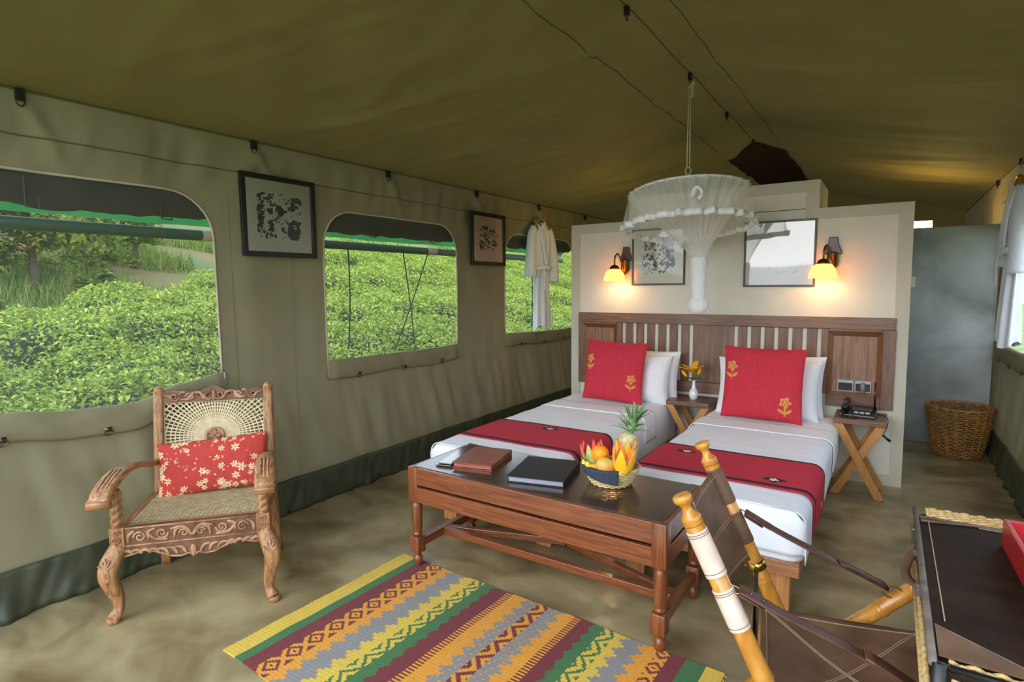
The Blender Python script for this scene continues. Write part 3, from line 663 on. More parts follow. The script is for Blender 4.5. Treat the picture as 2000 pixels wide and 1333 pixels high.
# telephone
M_gloss = mat('glossy_black_plastic', lin(18, 18, 20), .22, var=.1, coat=.3); M_key = mat('pale_keys', lin(176, 180, 186), .4)
t = thing('telephone', 'black desk telephone with antenna on the right nightstand', 'telephone', (-.155, 4.72, .552), -.05)
mb = MB(); v = [(x, y, z) for x in (-.10, .12) for y, z in ((-.09, 0), (.09, 0), (.09, .058), (-.07, .026), (-.09, .02))]
mb.add(v, [(0, 1, 2, 3, 4), (9, 8, 7, 6, 5), (0, 5, 6, 1), (1, 6, 7, 2), (2, 7, 8, 3), (3, 8, 9, 4), (4, 9, 5, 0)]); mb.build('base', M_gloss, t, bevel=.006)
mb = MB(); mb.sweep(crom([(-.068, -.085, .05), (-.068, -.06, .072), (-.068, 0, .082), (-.068, .06, .095), (-.068, .088, .082)], 5), [.024, .03, .03, .029, .026]+[.02]*11+[.026, .03, .03, .028, .022], [.022]*4+[.016]*13+[.022]*4, 10, up=(1, 0, 0)); mb.build('handset', M_gloss, t, True)
for k in range(3): MB().box(.0+.035*k-.012, .0+.035*k+.016, -.055, -.025, .026, .036, Matrix.Rotation(.0, 4, 'X')).build('key', M_key, t, bevel=.002)
MB().box(-.03, .1, -.01, .075, .035, .062).build('keypad', M_black, t, bevel=.004)
mb = MB(); mb.sweep([(.105, .07, .04), (.102, .075, .24)], [.007, .006], seg=8, up=(0, 1, 0)); mb.build('antenna', M_gloss, t, True)
mb = MB(); c0 = crom([(-.07, -.095, .035), (-.075, -.125, .012), (-.03, -.14, .008), (.01, -.115, .01), (-.02, -.095, .012)], 30)
mb.sweep([p+Vector((.006*math.cos(i*1.3), .004*math.sin(i*1.3), .006*math.sin(i*1.3))) for i, p in enumerate(c0)], .003, seg=5); mb.build('cord', M_gloss, t, True)
mb = MB(); mb.sweep(crom([(.11, .08, .01), (.185, .02, .0), (.19, -.06, -.05), (.175, -.10, -.10), (.205, -.10, -.13)], 6), .0025, seg=5); mb.sweep([(.17, -.1, -.098), (.215, -.1, -.135)], [.007, .010], seg=8); mb.build('hanging_plug', M_black, t, True)
# socket plates
M_alu = mat('brushed_plate', lin(150, 152, 156), .35, .6, var=.1, scale=20)
for x, lb in ((-.243, 'steel socket plate left of the pair above the telephone'), (-.13, 'steel socket plate with plugged adapter above the telephone')):
    t = thing('socket_plate', lb, 'socket', (x, 4.94, .73), 0, 'socket plates over the telephone')
    MB().box(-.055, .055, -.012, .0, -.045, .045).build('plate', M_alu, t, bevel=.003)
    MB().box(-.046, .046, -.016, -.012, -.036, .022).build('insert', M_gloss, t, bevel=.002)
    if x > -.2: MB().lathe([(.004, -.05), (.015, -.045), (.018, .0), (.014, .03), (.004, .034)], 12, Matrix.Translation((0, -.03, 0))).build('adapter', mat('grey_adapter', lin(120, 122, 126), .4), t, True)
# ---------------------------------------------------------------- wall lamps
M_rose = wood('lamp_plate', lin(70, 30, 24), lin(104, 50, 36), 2)
M_shade = mat('amber_glass_shade', lin(255, 196, 110), .35, var=.05, transl=.6, emit=lin(255, 190, 100), estr=3)
M_bulb = mat('lit_bulb', (1, .9, .7, 1), .5, emit=(1, .78, .45, 1), estr=25)
def wall_lamp(x, z, sx, label):
    t = thing('wall_lamp', label, 'wall lamp', (x, PY+.012, z), 0, 'amber wall lamps'); t.scale = (1.32, 1.2, 1.32)
    pr = [(-.022, .085), (.022, .085), (.026, .05), (.045, .0), (.045, -.012), (-.045, -.012), (-.045, 0), (-.026, .05)]
    mb = MB(); mb.prism(pr, .02, Matrix.Rotation(PI/2, 4, 'X')); mb.build('wall_plate', M_rose, t, bevel=.004)
    mb = MB(); mb.lathe([(.004, -.105), (.022, -.085), (.03, -.075), (.03, -.015), (.034, -.01), (.02, .0)], 12, Matrix.Translation((0, -.03, 0))); mb.build('lantern_body', M_brass, t, True)
    mb = MB(); mb.sweep(crom([(0, -.035, -.05), (sx*.0, -.07, -.06), (sx*.02, -.085, 0), (sx*.035, -.11, .035), (sx*.05, -.135, .01), (sx*.052, -.138, -.04)], 6), .0055, seg=8, up=(1, 0, 0)); mb.build('arm', M_brass, t, True)
    T = Matrix.Translation((sx*.052, -.138, -.05))
    mb = MB(); mb.lathe([(.008, .01), (.022, .006), (.034, -.012), (.036, -.022)], 16, T); mb.build('gallery', M_brass, t, True)
    mb = MB(); mb.lathe([(.026, -.014), (.045, -.025), (.06, -.045), (.068, -.07), (.074, -.098), (.072, -.098), (.066, -.07), (.058, -.047), (.043, -.028)], 24, T); mb.v; mb.build('shade', M_shade, t, True)
    mb = MB(); mb.ball((sx*.052, -.138, -.112), .026, 12); mb.build('bulb', M_bulb, t, True)
    l = bpy.data.objects.new('lamp_glow', bpy.data.lights.new('lamp_glow', 'POINT')); COL.objects.link(l); l.parent = t; l.location = (sx*.052, -.138, -.165)
    l.data.energy = 0.8; l.data.color = (1, .72, .38); l.data.shadow_soft_size = .03
wall_lamp(-2.015, 1.735, -.7, 'lit amber glass lamp left of the small print on the cream wall')
wall_lamp(-.365, 1.735, -.7, 'lit amber glass lamp right of the large framed glass on the cream wall')
# bathroom lamps; the one behind the partition is added, unseen, for its glow
t = thing('bulkhead_lamp', 'lit rectangular lamp over the grey cement wall', 'lamp', (.235, 6.66, 2.0))
MB().box(-.02, .02, -.035, -.0, -.2, .0).build('bracket', M_brass, t); MB().box(-.08, .08, -.03, .03, .0, .012).build('tray', M_brass, t)
MB().box(-.075, .075, -.025, .025, .012, .075).build('diffuser', mat('lit_diffuser', (1, .85, .5, 1), .5, emit=(1, .7, .28, 1), estr=14), t, bevel=.008)
l = bpy.data.objects.new('lamp_glow', bpy.data.lights.new('lamp_glow', 'POINT')); COL.objects.link(l); l.parent = t; l.location = (.05, .3, .12); l.data.energy = 8; l.data.color = (1, .66, .22); l.data.shadow_soft_size = .08
t = thing('unseen_glow_lamp', 'unseen warm lamp added behind the cream partition by the canvas wall', 'lamp', (-2.2, 5.16, 1.85))
MB().box(-.05, .05, -.03, .02, -.03, .03).build('mount', M_brass, t); MB().lathe([(.03, -.06), (.045, .0), (.03, .05)], 14, Matrix.Translation((0, .07, 0))).build('diffuser', bpy.data.materials['lit_diffuser'], t, True)
l = bpy.data.objects.new('lamp_glow', bpy.data.lights.new('lamp_glow', 'POINT')); COL.objects.link(l); l.parent = t; l.location = (0, .35, .05); l.data.energy = 8*.3; l.data.color = (1, .66, .22); l.data.shadow_soft_size = .08
# ---------------------------------------------------------------- framed prints
M_frame = mat('black_frame', lin(30, 26, 22), .35, var=.2, scale=20); M_frame2 = mat('dark_grey_frame', lin(66, 58, 52), .4, var=.1)
M_print = mat('ink_print', (1, 1, 1, 1), .8, attr=True, var=.04, scale=6); M_mount = mat('cream_mount', lin(240, 230, 212), .85, var=.03)
M_glass = glassmat('picture_glass'); M_glass2 = glassmat('picture_glass_reflective', 2.0)
def sketch(blobs, seed, tint=1):
    pap = lin(244, 236, 220)[:3]
    def col(u, v):
        loc = .12 if ((u-.5)/.5)**6+((v-.5)/.5)**6+.5*nz(u*5, v*5, seed) < .8 else -1
        for (cu, cv, ru, rv, dens, ang) in blobs:
            e = ((u-cu)/ru)**2+((v-cv)/rv)**2+.45*nz(u*8, v*8, seed)
            if e < 1.1: loc = max(loc, dens*min(1, (1.1-e)*3)+.12*math.sin((u*math.cos(ang)+v*math.sin(ang))*110))
        if loc < -.5: return pap
        n1 = nz(u*8, v*9, seed+2)+.8*nz(u*19, v*17, seed+6)+.45*nz(u*44, v*40, seed+8)
        d = (.88 if n1 > .42-.8*loc*loc-.3*loc else .12*max(0, loc))*tint
        return tuple(p*(1-d)+.02*d for p in pap)
    return col
def picture(name, label, w, h, fw, mw, blobs, seed, loc, rz, fm, gm, tint=1):
    t = thing(name, label, 'picture', loc, rz)      # local: x right, z up, faces -y
    o_ = [(-w/2, 0), (w/2, 0), (w/2, h), (-w/2, h)]; i_ = [(-w/2+fw, fw), (w/2-fw, fw), (w/2-fw, h-fw), (-w/2+fw, h-fw)]
    for k in range(4):
        j = (k+1) % 4; mb = MB(); q = [o_[k], o_[j], i_[j], i_[k]]
        mb.add([(x, -.022, z) for x, z in q]+[(x, 0, z) for x, z in q], [(0, 1, 2, 3), (7, 6, 5, 4), (0, 4, 5, 1), (1, 5, 6, 2), (2, 6, 7, 3), (3, 7, 4, 0)]); mb.build('frame_rail', fm, t, bevel=.002)
    MB().box(-w/2+fw*.6, w/2-fw*.6, -.008, -.002, fw*.6, h-fw*.6).build('mount', M_mount, t)
    mb = MB(); x0, x1, z0, z1 = -w/2+fw+mw, w/2-fw-mw, fw+mw*1.15, h-fw-mw
    mb.grid(lambda u, v: (x0+(x1-x0)*u, -.0086, z0+(z1-z0)*v), 120, 130, sketch(blobs, seed, tint)); mb.build('print', M_print, t, color=True)
    mb = MB(); mb.add([(-w/2+fw*.8, -.013, fw*.8), (w/2-fw*.8, -.013, fw*.8), (w/2-fw*.8, -.013, h-fw*.8), (-w/2+fw*.8, -.013, h-fw*.8)], [(0, 1, 2, 3)]); mb.build('glass', gm, t)
    return t
picture('framed_print', 'black-framed ink print of figures on the canvas wall above the armchair', .53, .505, .032, .07, [(.2, .9, .2, .08, .6, .4), (.8, .85, .22, .1, .7, 1), (.1, .6, .09, .28, .8, 1.5), (.5, .62, .11, .12, .9, 0), (.25, .62, .12, .14, .4, .8), (.75, .68, .09, .05, .9, .3), (.8, .2, .16, .24, .95, 1.5), (.2, .2, .22, .22, .55, .6), (.5, .4, .18, .08, .5, .2)], 3, (WL+.035, 2.267, 1.698), PI/2, M_frame, M_glass)
picture('framed_print', 'black-framed ink print between the canvas windows next to the bathrobe', .56, .50, .036, .09, [(.35, .95, .2, .09, .95, .2), (.3, .65, .2, .25, .45, .9), (.7, .75, .22, .2, .5, .4), (.15, .2, .12, .25, .8, 1.5), (.45, .4, .08, .35, .7, 1.2), (.8, .3, .16, .25, .6, .7)], 8, (WL+.035, 4.54, 1.703), PI/2, M_frame, M_glass)
picture('framed_print', 'thin-framed ink print half behind the mosquito net on the cream wall', .48, .497, .014, .07, [(.3, .8, .25, .2, .5, .3), (.75, .78, .2, .22, .85, 1), (.35, .35, .32, .3, .5, 1.3), (.8, .35, .2, .25, .7, .5)], 14, (-1.718, PY+.012, 1.499), 0, M_frame2, M_glass)
picture('framed_print', 'large framed print with ink paled for the glare on its glass beside the right wall lamp', .52, .518, .014, .06, [(.3, .7, .2, .2, .3, .3), (.7, .6, .2, .2, .3, 1), (.45, .35, .3, .2, .3, 1.3)], 19, (-.738, PY+.012, 1.478), 0, M_frame2, M_glass2, .22)  # ink drawn faint, the wash of the glare put into the print
# ---------------------------------------------------------------- mosquito net
M_net = sheer('white_netting', (1, 1, 1, 1), .19, .15); M_net2 = sheer('gathered_white_netting', (.95, .95, .98, 1), .9, .15)
M_satin = mat('white_satin_trim', (.95, .95, 1, 1), .35, var=.03, scale=30, transl=.1); M_cord = mat('white_cord', lin(214, 206, 184), .8)
NX, NY = RX, 4.2
t = thing('mosquito_net', 'white mosquito net tied up in a bundle hanging over the beds', 'mosquito net', (NX, NY, 0))
Th = Matrix.Rotation(-.07, 4, 'Y') @ Matrix.Rotation(-.10, 4, 'X')
def hoop(a, r, z, dz=0): p = Th @ Vector((r*math.cos(a), r*math.sin(a), 0)); return Vector((p.x, p.y, z+p.z+dz))
ZH = 2.16
mb = MB(); mb.sweep([hoop(2*PI*i/48, .404, ZH) for i in range(48)], .008, seg=8, closed=True); mb.build('hoop', M_satin, t, True)
def topf(u, v): a = 2*PI*u; r = .415*v+.01; p = hoop(a, r, ZH+.105*(1-v)**1.5+.01*math.cos(16*a)*v*(1-v)); return p
mb = MB(); mb.grid(topf, 96, 8); mb.build('crown_netting', M_net, t, True)
def skf(u, v):
    a = 2*PI*u; r = .415+.035*v+.016*v*math.sin(26*a)+.02*v*nz(math.cos(a)*3, math.sin(a)*3, 2)
    return hoop(a, r, ZH-.25*v-.012*v*nz(math.cos(a)*4, math.sin(a)*4, 7))
mb = MB(); mb.grid(skf, 240, 8); mb.build('valance', M_net, t, True)
def trf(u, v):
    a = 2*PI*u; vv = .87+.17*v; r = .415+.035+.016*math.sin(26*a)+.012*math.sin(40*a+1)+.02*nz(math.cos(a)*3, math.sin(a)*3, 2)
    return hoop(a, r+.004, ZH-.25*vv-.012*nz(math.cos(a)*4, math.sin(a)*4, 7))
mb = MB(); mb.grid(trf, 240, 2); mb.build('satin_trim', M_satin, t, True, solid=.003)
cn = hoop(-1.15, .46, ZH-.12); mb = MB(); mb.sweep(crom([cn+Vector((-.03, 0, -.03)), cn+Vector((0, -.015, .03)), cn+Vector((.035, 0, -.01)), cn+Vector((.01, -.01, -.05))], 4), .02, .012, 8); mb.build('trim_knot', M_satin, t, True)
def cone(u, v):
    a = 2*PI*u; f = (1-v); r = .05+.36*f**1.25; r *= 1+.05*math.sin(30*a)*(.3+f)+.06*nz(math.cos(a)*4, math.sin(a)*4, v*2)
    z0 = hoop(a, .41, ZH).z; z = z0+(1.69-z0)*v**.9; off = .09*v
    return (r*math.cos(a)+off, r*math.sin(a)*1, z)
mb = MB(); mb.grid(cone, 220, 20); mb.build('gathered_drape', sheer('pleated_netting', (1, 1, 1, 1), .32, .2), t, True)
pr = [(.05, 1.70)]
for k in range(9): z = 1.69-.028*k; pr += [(.062-.001*k, z-.006), (.056-.001*k, z-.020)]
pr += [(.05, 1.42), (.046, 1.41), (.066, 1.395), (.074, 1.365), (.07, 1.33), (.05, 1.30), (.02, 1.287), (.0, 1.285)]
mb = MB(); mb.lathe(pr, 40, Matrix.Translation((.09, 0, 0)), mod=lambda a, z: 1+.035*math.sin(9*a+z*60)+(.06*math.sin(13*a) if z < 1.4 else 0)); mb.build('tied_bundle', M_net2, t, True)
mb = MB(); zt = roofz(RX, 4.2)-.07
for s in (-1, 1): mb.sweep([(s*.006, 0, zt), (s*.010, 0, 2.34)], .004, seg=6, up=(1, 0, 0))
mb.sweep([(.02*math.cos(a), 0, 2.315+.025*math.sin(a)) for a in [i*PI/8 for i in range(16)]], .004, seg=6, closed=True, up=(0, 1, 0))
mb.sweep(crom([(-.01, 0, zt-.04), (.03, 0, zt+.005), (.02, 0, zt-.03), (.018, 0, zt-.09), (.0, 0, zt-.1)], 5), .006, seg=6, up=(0, 1, 0))
for k in range(3): a = 2*PI*k/3+.5; mb.sweep([(0, 0, 2.29), hoop(a, .13, ZH+.06)], .0035, seg=5, up=(1, 0, 0))
mb.build('hanging_cord', M_cord, t, True)
# ---------------------------------------------------------------- bathrobes
M_robe = mat('white_waffle_robe', lin(228, 233, 246), .9, var=.04, scale=40, bump=.2, bscale=160, sheen=.2)
M_hang = wood('hanger', lin(176, 118, 40), lin(206, 150, 66), 0)
def robe(label, hlabel, loc, rz, sc=1.0):
    t = thing('bathrobe', label, 'bathrobe', loc, rz, 'white bathrobes')   # local x along wall, faces -y, hook at origin
    def body(u, v):
        a = 2*PI*u; z = -.20-1.17*v
        q = [(0, .05), (.06, .15), (.13, .205), (.35, .17), (.46, .125), (.6, .13), (1, .14)]
        w = .05
        for k in range(len(q)-1):
            if q[k][0] <= v <= q[k+1][0]: f = (v-q[k][0])/(q[k+1][0]-q[k][0]); f = f*f*(3-2*f); w = q[k][1]*(1-f)+q[k+1][1]*f
        d = .045+.02*ss(.5, 1, v)
        fold = .018*math.sin(7*a+v*3)*ss(.3, .6, v)+.008*nz(math.cos(a)*3, v*9, 3)
        cx = .02*ss(.4, 1, v)
        zb = z+(.03*math.sin(2*a)*ss(.9, 1, v)) - (0.05*abs(math.cos(a)) if v < .15 else .05*abs(math.cos(a))*ss(.4, .15, v))
        return (cx+(w+fold)*math.cos(a), -.06+(d+fold*.6)*math.sin(a), zb)
    mb = MB(); mb.grid(body, 64, 44); mb.build('body', M_robe, t, True)
    for s in (-1, 1):
        mb = MB(); P = crom([(s*.16, -.06, -.27), (s*.205, -.06, -.36), (s*.235, -.07, -.52), (s*.25, -.07, -.70), (s*.245, -.07, -.86 if s > 0 else -.80)], 6); n = len(P)
        mb.sweep(P, [.045+.04*i/n+.006*nz(i*.5, s, 2) for i in range(n)], [.035+.03*i/n for i in range(n)], 14, up=(0, 1, 0)); mb.build('sleeve', M_robe, t, True)
        mb = MB(); mb.sweep(crom([(s*.05, -.02, -.20), (s*.075, -.085, -.27), (s*.06, -.115, -.42), (s*.012, -.12, -.60), (-s*.01, -.118, -.66)], 6), [.028]*25, [.012]*25, 8, up=(0, 1, 0)); mb.build('lapel', M_robe, t, True)
    mb = MB(); mb.sweep([((.155+.0)*math.cos(2*PI*i/30)+.005, -.06+.075*math.sin(2*PI*i/30), -.70+.008*math.sin(i)) for i in range(30)], .010, .024, 8, closed=True)
    mb.sweep(crom([(-.06, -.13, -.70), (-.07, -.145, -.76), (-.065, -.14, -.95)], 5), .018, .006, 8, up=(0, 1, 0)); mb.build('belt', M_robe, t, True)
    h = thing('coat_hanger', hlabel, 'hanger', loc, rz, 'wooden coat hangers')
    mb = MB(); mb.sweep(crom([(-.19, -.06, -.30), (-.1, -.06, -.215), (0, -.06, -.165), (.1, -.06, -.215), (.19, -.06, -.30)], 6), .012, .018, 8, up=(0, 1, 0)); mb.build('shoulder_bar', M_hang, h, True)
    mb = MB(); mb.sweep(crom([(0, -.06, -.16), (0, -.055, -.08), (.018, -.05, -.055), (.01, -.045, -.03), (-.02, -.045, -.045)], 6), .003, seg=6, up=(0, 1, 0)); mb.build('wire_hook', M_zip, h, True)
robe('white bathrobe hanging in front of the third canvas window', 'wooden hanger holding the bathrobe by the third canvas window', (WL+.02, 5.49, 2.40), PI/2)
robe('white bathrobe at the right edge on the opposite canvas wall', 'wooden hanger of the bathrobe at the right edge', (WR-.02, 5.48, 2.42), -PI/2)
# ---------------------------------------------------------------- woven baskets
def woven(name, parent, m, r0, r1, h, rings, st, thick, wave, base=True, ex=1.0):
    mb = MB(); P = lambda a, r, z: (r*math.cos(a)*ex, r*math.sin(a), z)
    for i in range(rings):
        f = i/(rings-1); r = r0+(r1-r0)*f**.85; z = thick+(h-2*thick)*f
        mb.sweep([P(2*PI*k/(st*4), r+wave*math.cos(PI*k/2+PI*(i % 2)+.4)*1.0, z+.001*nz(k*.9, i)) for k in range(st*4)], thick*.9, thick*.62, 5, closed=True)
    mb.build(name, m, parent, True)
    mb = MB()
    for k in range(st):
        a = 2*PI*(k+.5)/st; mb.sweep([P(a, r0+(r1-r0)*(j/5)**.85, .004+(h-.004)*j/5) for j in range(6)], thick*.6, seg=5)
    mb.build('stakes', m, parent, True)
    mb = MB(); mb.sweep([P(2*PI*k/80, r1+.35*thick*math.cos(k*1.2), h+.35*thick*math.sin(k*1.2)) for k in range(80)], thick*1.15, seg=6, closed=True); mb.build('rim', m, parent, True)
    if base: mb = MB(); mb.lathe([(.001, .002), (r0*.98, .002), (r0, .008), (r0*.9, .010), (.001, .010)], 28, Matrix.Diagonal((ex, 1, 1, 1))); mb.build('base', m, parent, True)
M_wick = mat('brown_wicker', lin(120, 80, 34), .6, col2=lin(184, 136, 70), scale=30, bump=.2, bscale=80)
t = thing('laundry_basket', 'round brown wicker basket on the floor by the grey cement wall', 'basket', (.56, 6.2, 0))
woven('woven_side', t, M_wick, .165, .235, .425, 26, 20, .0095, .009)
M_cane = mat('pale_wicker', lin(206, 178, 116), .6, col2=lin(236, 216, 164), scale=40, bump=.2, bscale=120)
# ---------------------------------------------------------------- coffee table
TW = [wood('teak', TK1, TK2, a, .35, .25) for a in range(3)]
M_ttop = mat('dark_polished_top', lin(52, 34, 26), .22, col2=lin(78, 54, 42), scale=3, stretch=(1.2, 22, 22), coat=.35, dist=1)
TX0, TX1, TY0, TY1 = -2.085, -.685, 2.135, 2.67; TCX, TCY = (TX0+TX1)/2, (TY0+TY1)/2
t = thing('coffee_table', 'long dark wooden coffee table with turned legs at the foot of the beds', 'table', (TCX, TCY, .008), -.006)
hx, hy = (TX1-TX0)/2, (TY1-TY0)/2
MB().box(-hx+.025, hx-.025, -hy+.025, hy-.025, .515, .5478).build('top', M_ttop, t)
for s in (-1, 1):
    for z0, z1 in ((.455, .545), (.36, .441)):
        MB().box(-hx+.055, hx-.055, *sorted((s*(hy-.004), s*(hy-.026))), z0, z1).build('long_rail', TW[0], t, bevel=.002)
        MB().box(*sorted((s*(hx-.004), s*(hx-.026))), -hy+.055, hy-.055, z0, z1).build('end_rail', TW[1], t, bevel=.002)
MB().box(-hx+.03, hx-.03, -hy+.03, hy-.03, .36, .372).build('shelf_board', TW[0], t)
legp = [(.030, .36), (.022, .352), (.027, .342), (.029, .33), (.028, .25), (.026, .20), (.022, .188), (.027, .18), (.024, .168)]
footp = [(.024, .072), (.018, .066), (.017, .058), (.025, .045), (.026, .03), (.018, 0)]
for sx in (-1, 1):
    for sy in (-1, 1):
        mb = MB(); c = (sx*(hx-.032), sy*(hy-.032)); T = Matrix.Translation((c[0], c[1], 0))
        mb.box(c[0]-.031, c[0]+.031, c[1]-.031, c[1]+.031, .36, .547); mb.box(c[0]-.03, c[0]+.03, c[1]-.03, c[1]+.03, .075, .165); mb.lathe(legp[::-1], 16, T); mb.lathe(footp[::-1], 16, T)
        mb.build('leg', TW[2], t, True, bevel=.004)
for s in (-1, 1): MB().box(s*(hx-.032)-.019, s*(hx-.032)+.019, -hy+.06, hy-.06, .098, .142).build('end_stretcher', TW[1], t, bevel=.003)
MB().box(-hx+.05, hx-.05, -.045, -.01, .102, .14).build('long_stretcher', TW[0], t, bevel=.003)
for s in (-1, 1): mb = MB(); mb.bar((s*(hx-.045), .0, .121), (s*.01, .212, .121), .034, .036); mb.build('bow_stretcher', TW[0], t, bevel=.003)
# ---------------------------------------------------------------- folders
TT = .5555
M_tan = mat('brown_leather', lin(112, 56, 34), .42, col2=lin(146, 78, 50), scale=14, bump=.12, bscale=200); M_blk = mat('black_leatherette', lin(18, 18, 17), .5, spec=.3, col2=lin(32, 31, 28), scale=20, bump=.15, bscale=260)
M_paper = mat('page_stack_glints', lin(40, 42, 50), .4, col2=lin(190, 194, 214), scale=6, stretch=(.2, .2, 200)); M_film = mat('dark_plastic_sleeve', lin(70, 66, 64), .15, var=.2, coat=.6)  # page edges: blue-white glints painted into the dark colour
def quadbox(mb, P, z0, z1):
    v = [(x, y, z0) for x, y in P]+[(x, y, z1) for x, y in P]; return mb.add(v, [(3, 2, 1, 0), (4, 5, 6, 7), (0, 1, 5, 4), (1, 2, 6, 5), (2, 3, 7, 6), (3, 0, 4, 7)])
def inset(P, d):
    c = (sum(p[0] for p in P)/4, sum(p[1] for p in P)/4); return [(c[0]+(x-c[0])*(1-d), c[1]+(y-c[1])*(1-d)) for x, y in P]
def folder(name, label, loc, rz, w, h, th, mc, mp):
    t = thing(name, label, 'folder', loc, rz); P = [(-w/2, -h/2), (w/2, -h/2), (w/2, h/2), (-w/2, h/2)]
    MB().box(-w/2, w/2, -h/2, h/2, 0, .004).build('back_cover', mc, t, bevel=.0015); MB().box(-w/2, w/2, -h/2, h/2, th-.005, th).build('front_cover', mc, t, bevel=.002)
    MB().box(w/2-.006, w/2, -h/2, h/2, .003, th-.003).build('spine', mc, t, bevel=.002)
    MB().box(-w/2+.008, w/2-.008, -h/2+.012, h/2-.006, .006, th-.009).build('pages', mp, t)
    return t
f1 = folder('leather_folder', 'brown leather folder with clear sleeve sticking out on the coffee table', (-1.80, 2.425, TT), .24, .225, .315, .030, M_tan, mat('folded_leather_edge', lin(168, 92, 70), .3))
mb = MB(); mb.box(-.205, -.115, -.160, .155, .003, .010); mb.box(-.195, -.115, -.150, .150, .012, .018); mb.build('plastic_sleeve', M_film, f1, bevel=.002)
folder('ring_binder', 'black ring binder with pages showing, in the middle of the coffee table', (-1.40, 2.405, TT), .24, .285, .335, .036, M_blk, M_paper)
# ---------------------------------------------------------------- fruit basket
FX, FY = -1.075, 2.475
t = thing('fruit_basket', 'pale wicker basket of fruit at the right of the coffee table', 'basket', (FX, FY, TT))
woven('woven_side', t, M_cane, .088, .132, .088, 12, 18, .0045, .004, True, 1.02)
M_nap = mat('dark_blue_napkin', lin(54, 60, 78), .9, var=.15, scale=40, bump=.2, bscale=200)
mb = MB()
def nf(u, v):
    a = -2.75+1.85*u; r = .115+.028*ss(0, .55, v)+.004*math.sin(9*u+3*v); z = .076+.010*math.sin(PI*min(1, v*1.6))*(v < .62)-(.085*u**.8+.02)*max(0, v-.45)
    if v > .5: r = .14-.012*(v-.5)
    return (r*math.cos(a), r*math.sin(a), z+.012)
mb.grid(nf, 30, 14); o = mb.build('napkin', M_nap, smooth=True, solid=.002); o.location = (FX, FY, TT); tag(o, 'dark blue cloth napkin folded over the rim of the fruit basket', 'napkin')
def fruit(name, label, loc, rot=(0, 0, 0), grp='fruit in the basket'):
    t = thing(name, label, 'fruit', (FX+loc[0], FY+loc[1], TT+loc[2]), 0, grp); t.rotation_euler = rot; return t
M_orange = mat('orange_peel', lin(246, 150, 22), .45, var=.08, scale=20, bump=.25, bscale=130)
t = fruit('orange', 'round orange in the middle of the fruit basket', (-.035, -.045, .150)); MB().ball((0, 0, 0), .042, 24, None, (1, 1, .95)).build('peel', M_orange, t, True); MB().lathe([(.0005, .004), (.004, .003), (.005, 0)], 8, Matrix.Translation((0, 0, .038))).build('stem_end', M_stem, t)
M_mango = mat('mango_skin', lin(206, 190, 74), .4, col2=lin(222, 142, 84), scale=14, detail=2)
t = fruit('mango', 'red and yellow blushed mango at the front of the basket', (.012, -.088, .108), (.3, .4, .6)); MB().ball((0, 0, 0), .042, 22, None, (1.12, .95, 1.0)).build('skin', M_mango, t, True); MB().lathe([(.004, 0), (.003, .008)], 7, Matrix.Translation((0, 0, .038))).build('stem', M_bark, t)
M_ban = mat('banana_skin', lin(240, 196, 44), .5, col2=lin(250, 214, 70), scale=8)
for i, (p, r, lb) in enumerate((((-.075, -.075, .088), .2, 'small yellow banana at the left of the mango'), ((-.05, -.09, .092), .75, 'small yellow banana touching the mango'))):
    t = fruit('banana', lb, p, (0, 0, r)); P = crom([(-.035, 0, .03), (-.02, 0, .008), (.01, 0, 0), (.035, 0, .012)], 5); mb = MB(); mb.sweep(P, [.004, .007]+[.013]*12+[.008, .004], seg=8, up=(0, 1, 0)); mb.build('skin', M_ban, t, True)
    mb = MB(); mb.sweep([P[0], P[0]+Vector((-.006, 0, .012))], .004, seg=6, up=(0, 1, 0)); mb.build('stem', M_stem, t)
M_flesh = mat('papaya_flesh', lin(248, 146, 74), .5, var=.1, scale=30); M_pskin = mat('papaya_skin', lin(248, 184, 26), .45, col2=lin(252, 200, 52), scale=10)
M_wflesh = mat('watermelon_flesh', lin(232, 84, 66), .5, var=.12, scale=40); M_wskin = mat('watermelon_rind', lin(120, 156, 70), .5, col2=lin(204, 206, 140), scale=20)
def crown_cup(t, r, h, n, skin, flesh, ty=.55):
    zz = lambda a: h*(ty+(1-ty)*(1-abs(((a*n/(2*PI)) % 1)*2-1)))
    def sh(rr, zs):
        def fn(u, v): a = 2*PI*u; z = zz(a)*v*zs; k = z/h; q = rr*(math.sin(PI*(.16+.42*min(1, k)))**.8)*(1 if v > 0 else .01); return (q*math.cos(a), q*math.sin(a), z)
        return fn
    m1 = MB(); m1.grid(sh(r, 1), n*8, 8); m1.build('skin', skin, t, True)
    m2 = MB(); m2.grid(sh(r*.93, .995), n*8, 8); m2.grid(lambda u, v: tuple(Vector(sh(r, 1)(u, 1)).lerp(Vector(sh(r*.82, .985)(u, 1)), v)), n*8, 1); m2.grid(sh(r*.80, .985), n*8, 8); m2.build('flesh', flesh, t, True)
t = fruit('papaya_cup', 'yellow papaya cut into a pointed crown on the right of the basket', (.085, -.06, .075), (.05, .08, .4)); crown_cup(t, .056, .14, 5, M_pskin, M_flesh, .36)
t = fruit('papaya_cup', 'papaya crown behind the yellow one, showing orange flesh', (.06, .03, .085), (-.05, .05, .9)); crown_cup(t, .05, .135, 5, M_pskin, M_flesh, .36)
t = fruit('watermelon_cup', 'watermelon cut into pointed crown at the left of the basket', (-.08, -.01, .07), (.0, -.16, .2)); crown_cup(t, .055, .125, 6, M_wskin, M_wflesh, .38)
M_pine = mat('pineapple_rind', lin(176, 160, 110), .6, col2=lin(222, 206, 164), scale=40)
t = fruit('pineapple', 'pale pineapple with spiky green crown at the back of the basket', (.035, .07, .10), (-.10, .20, 0))
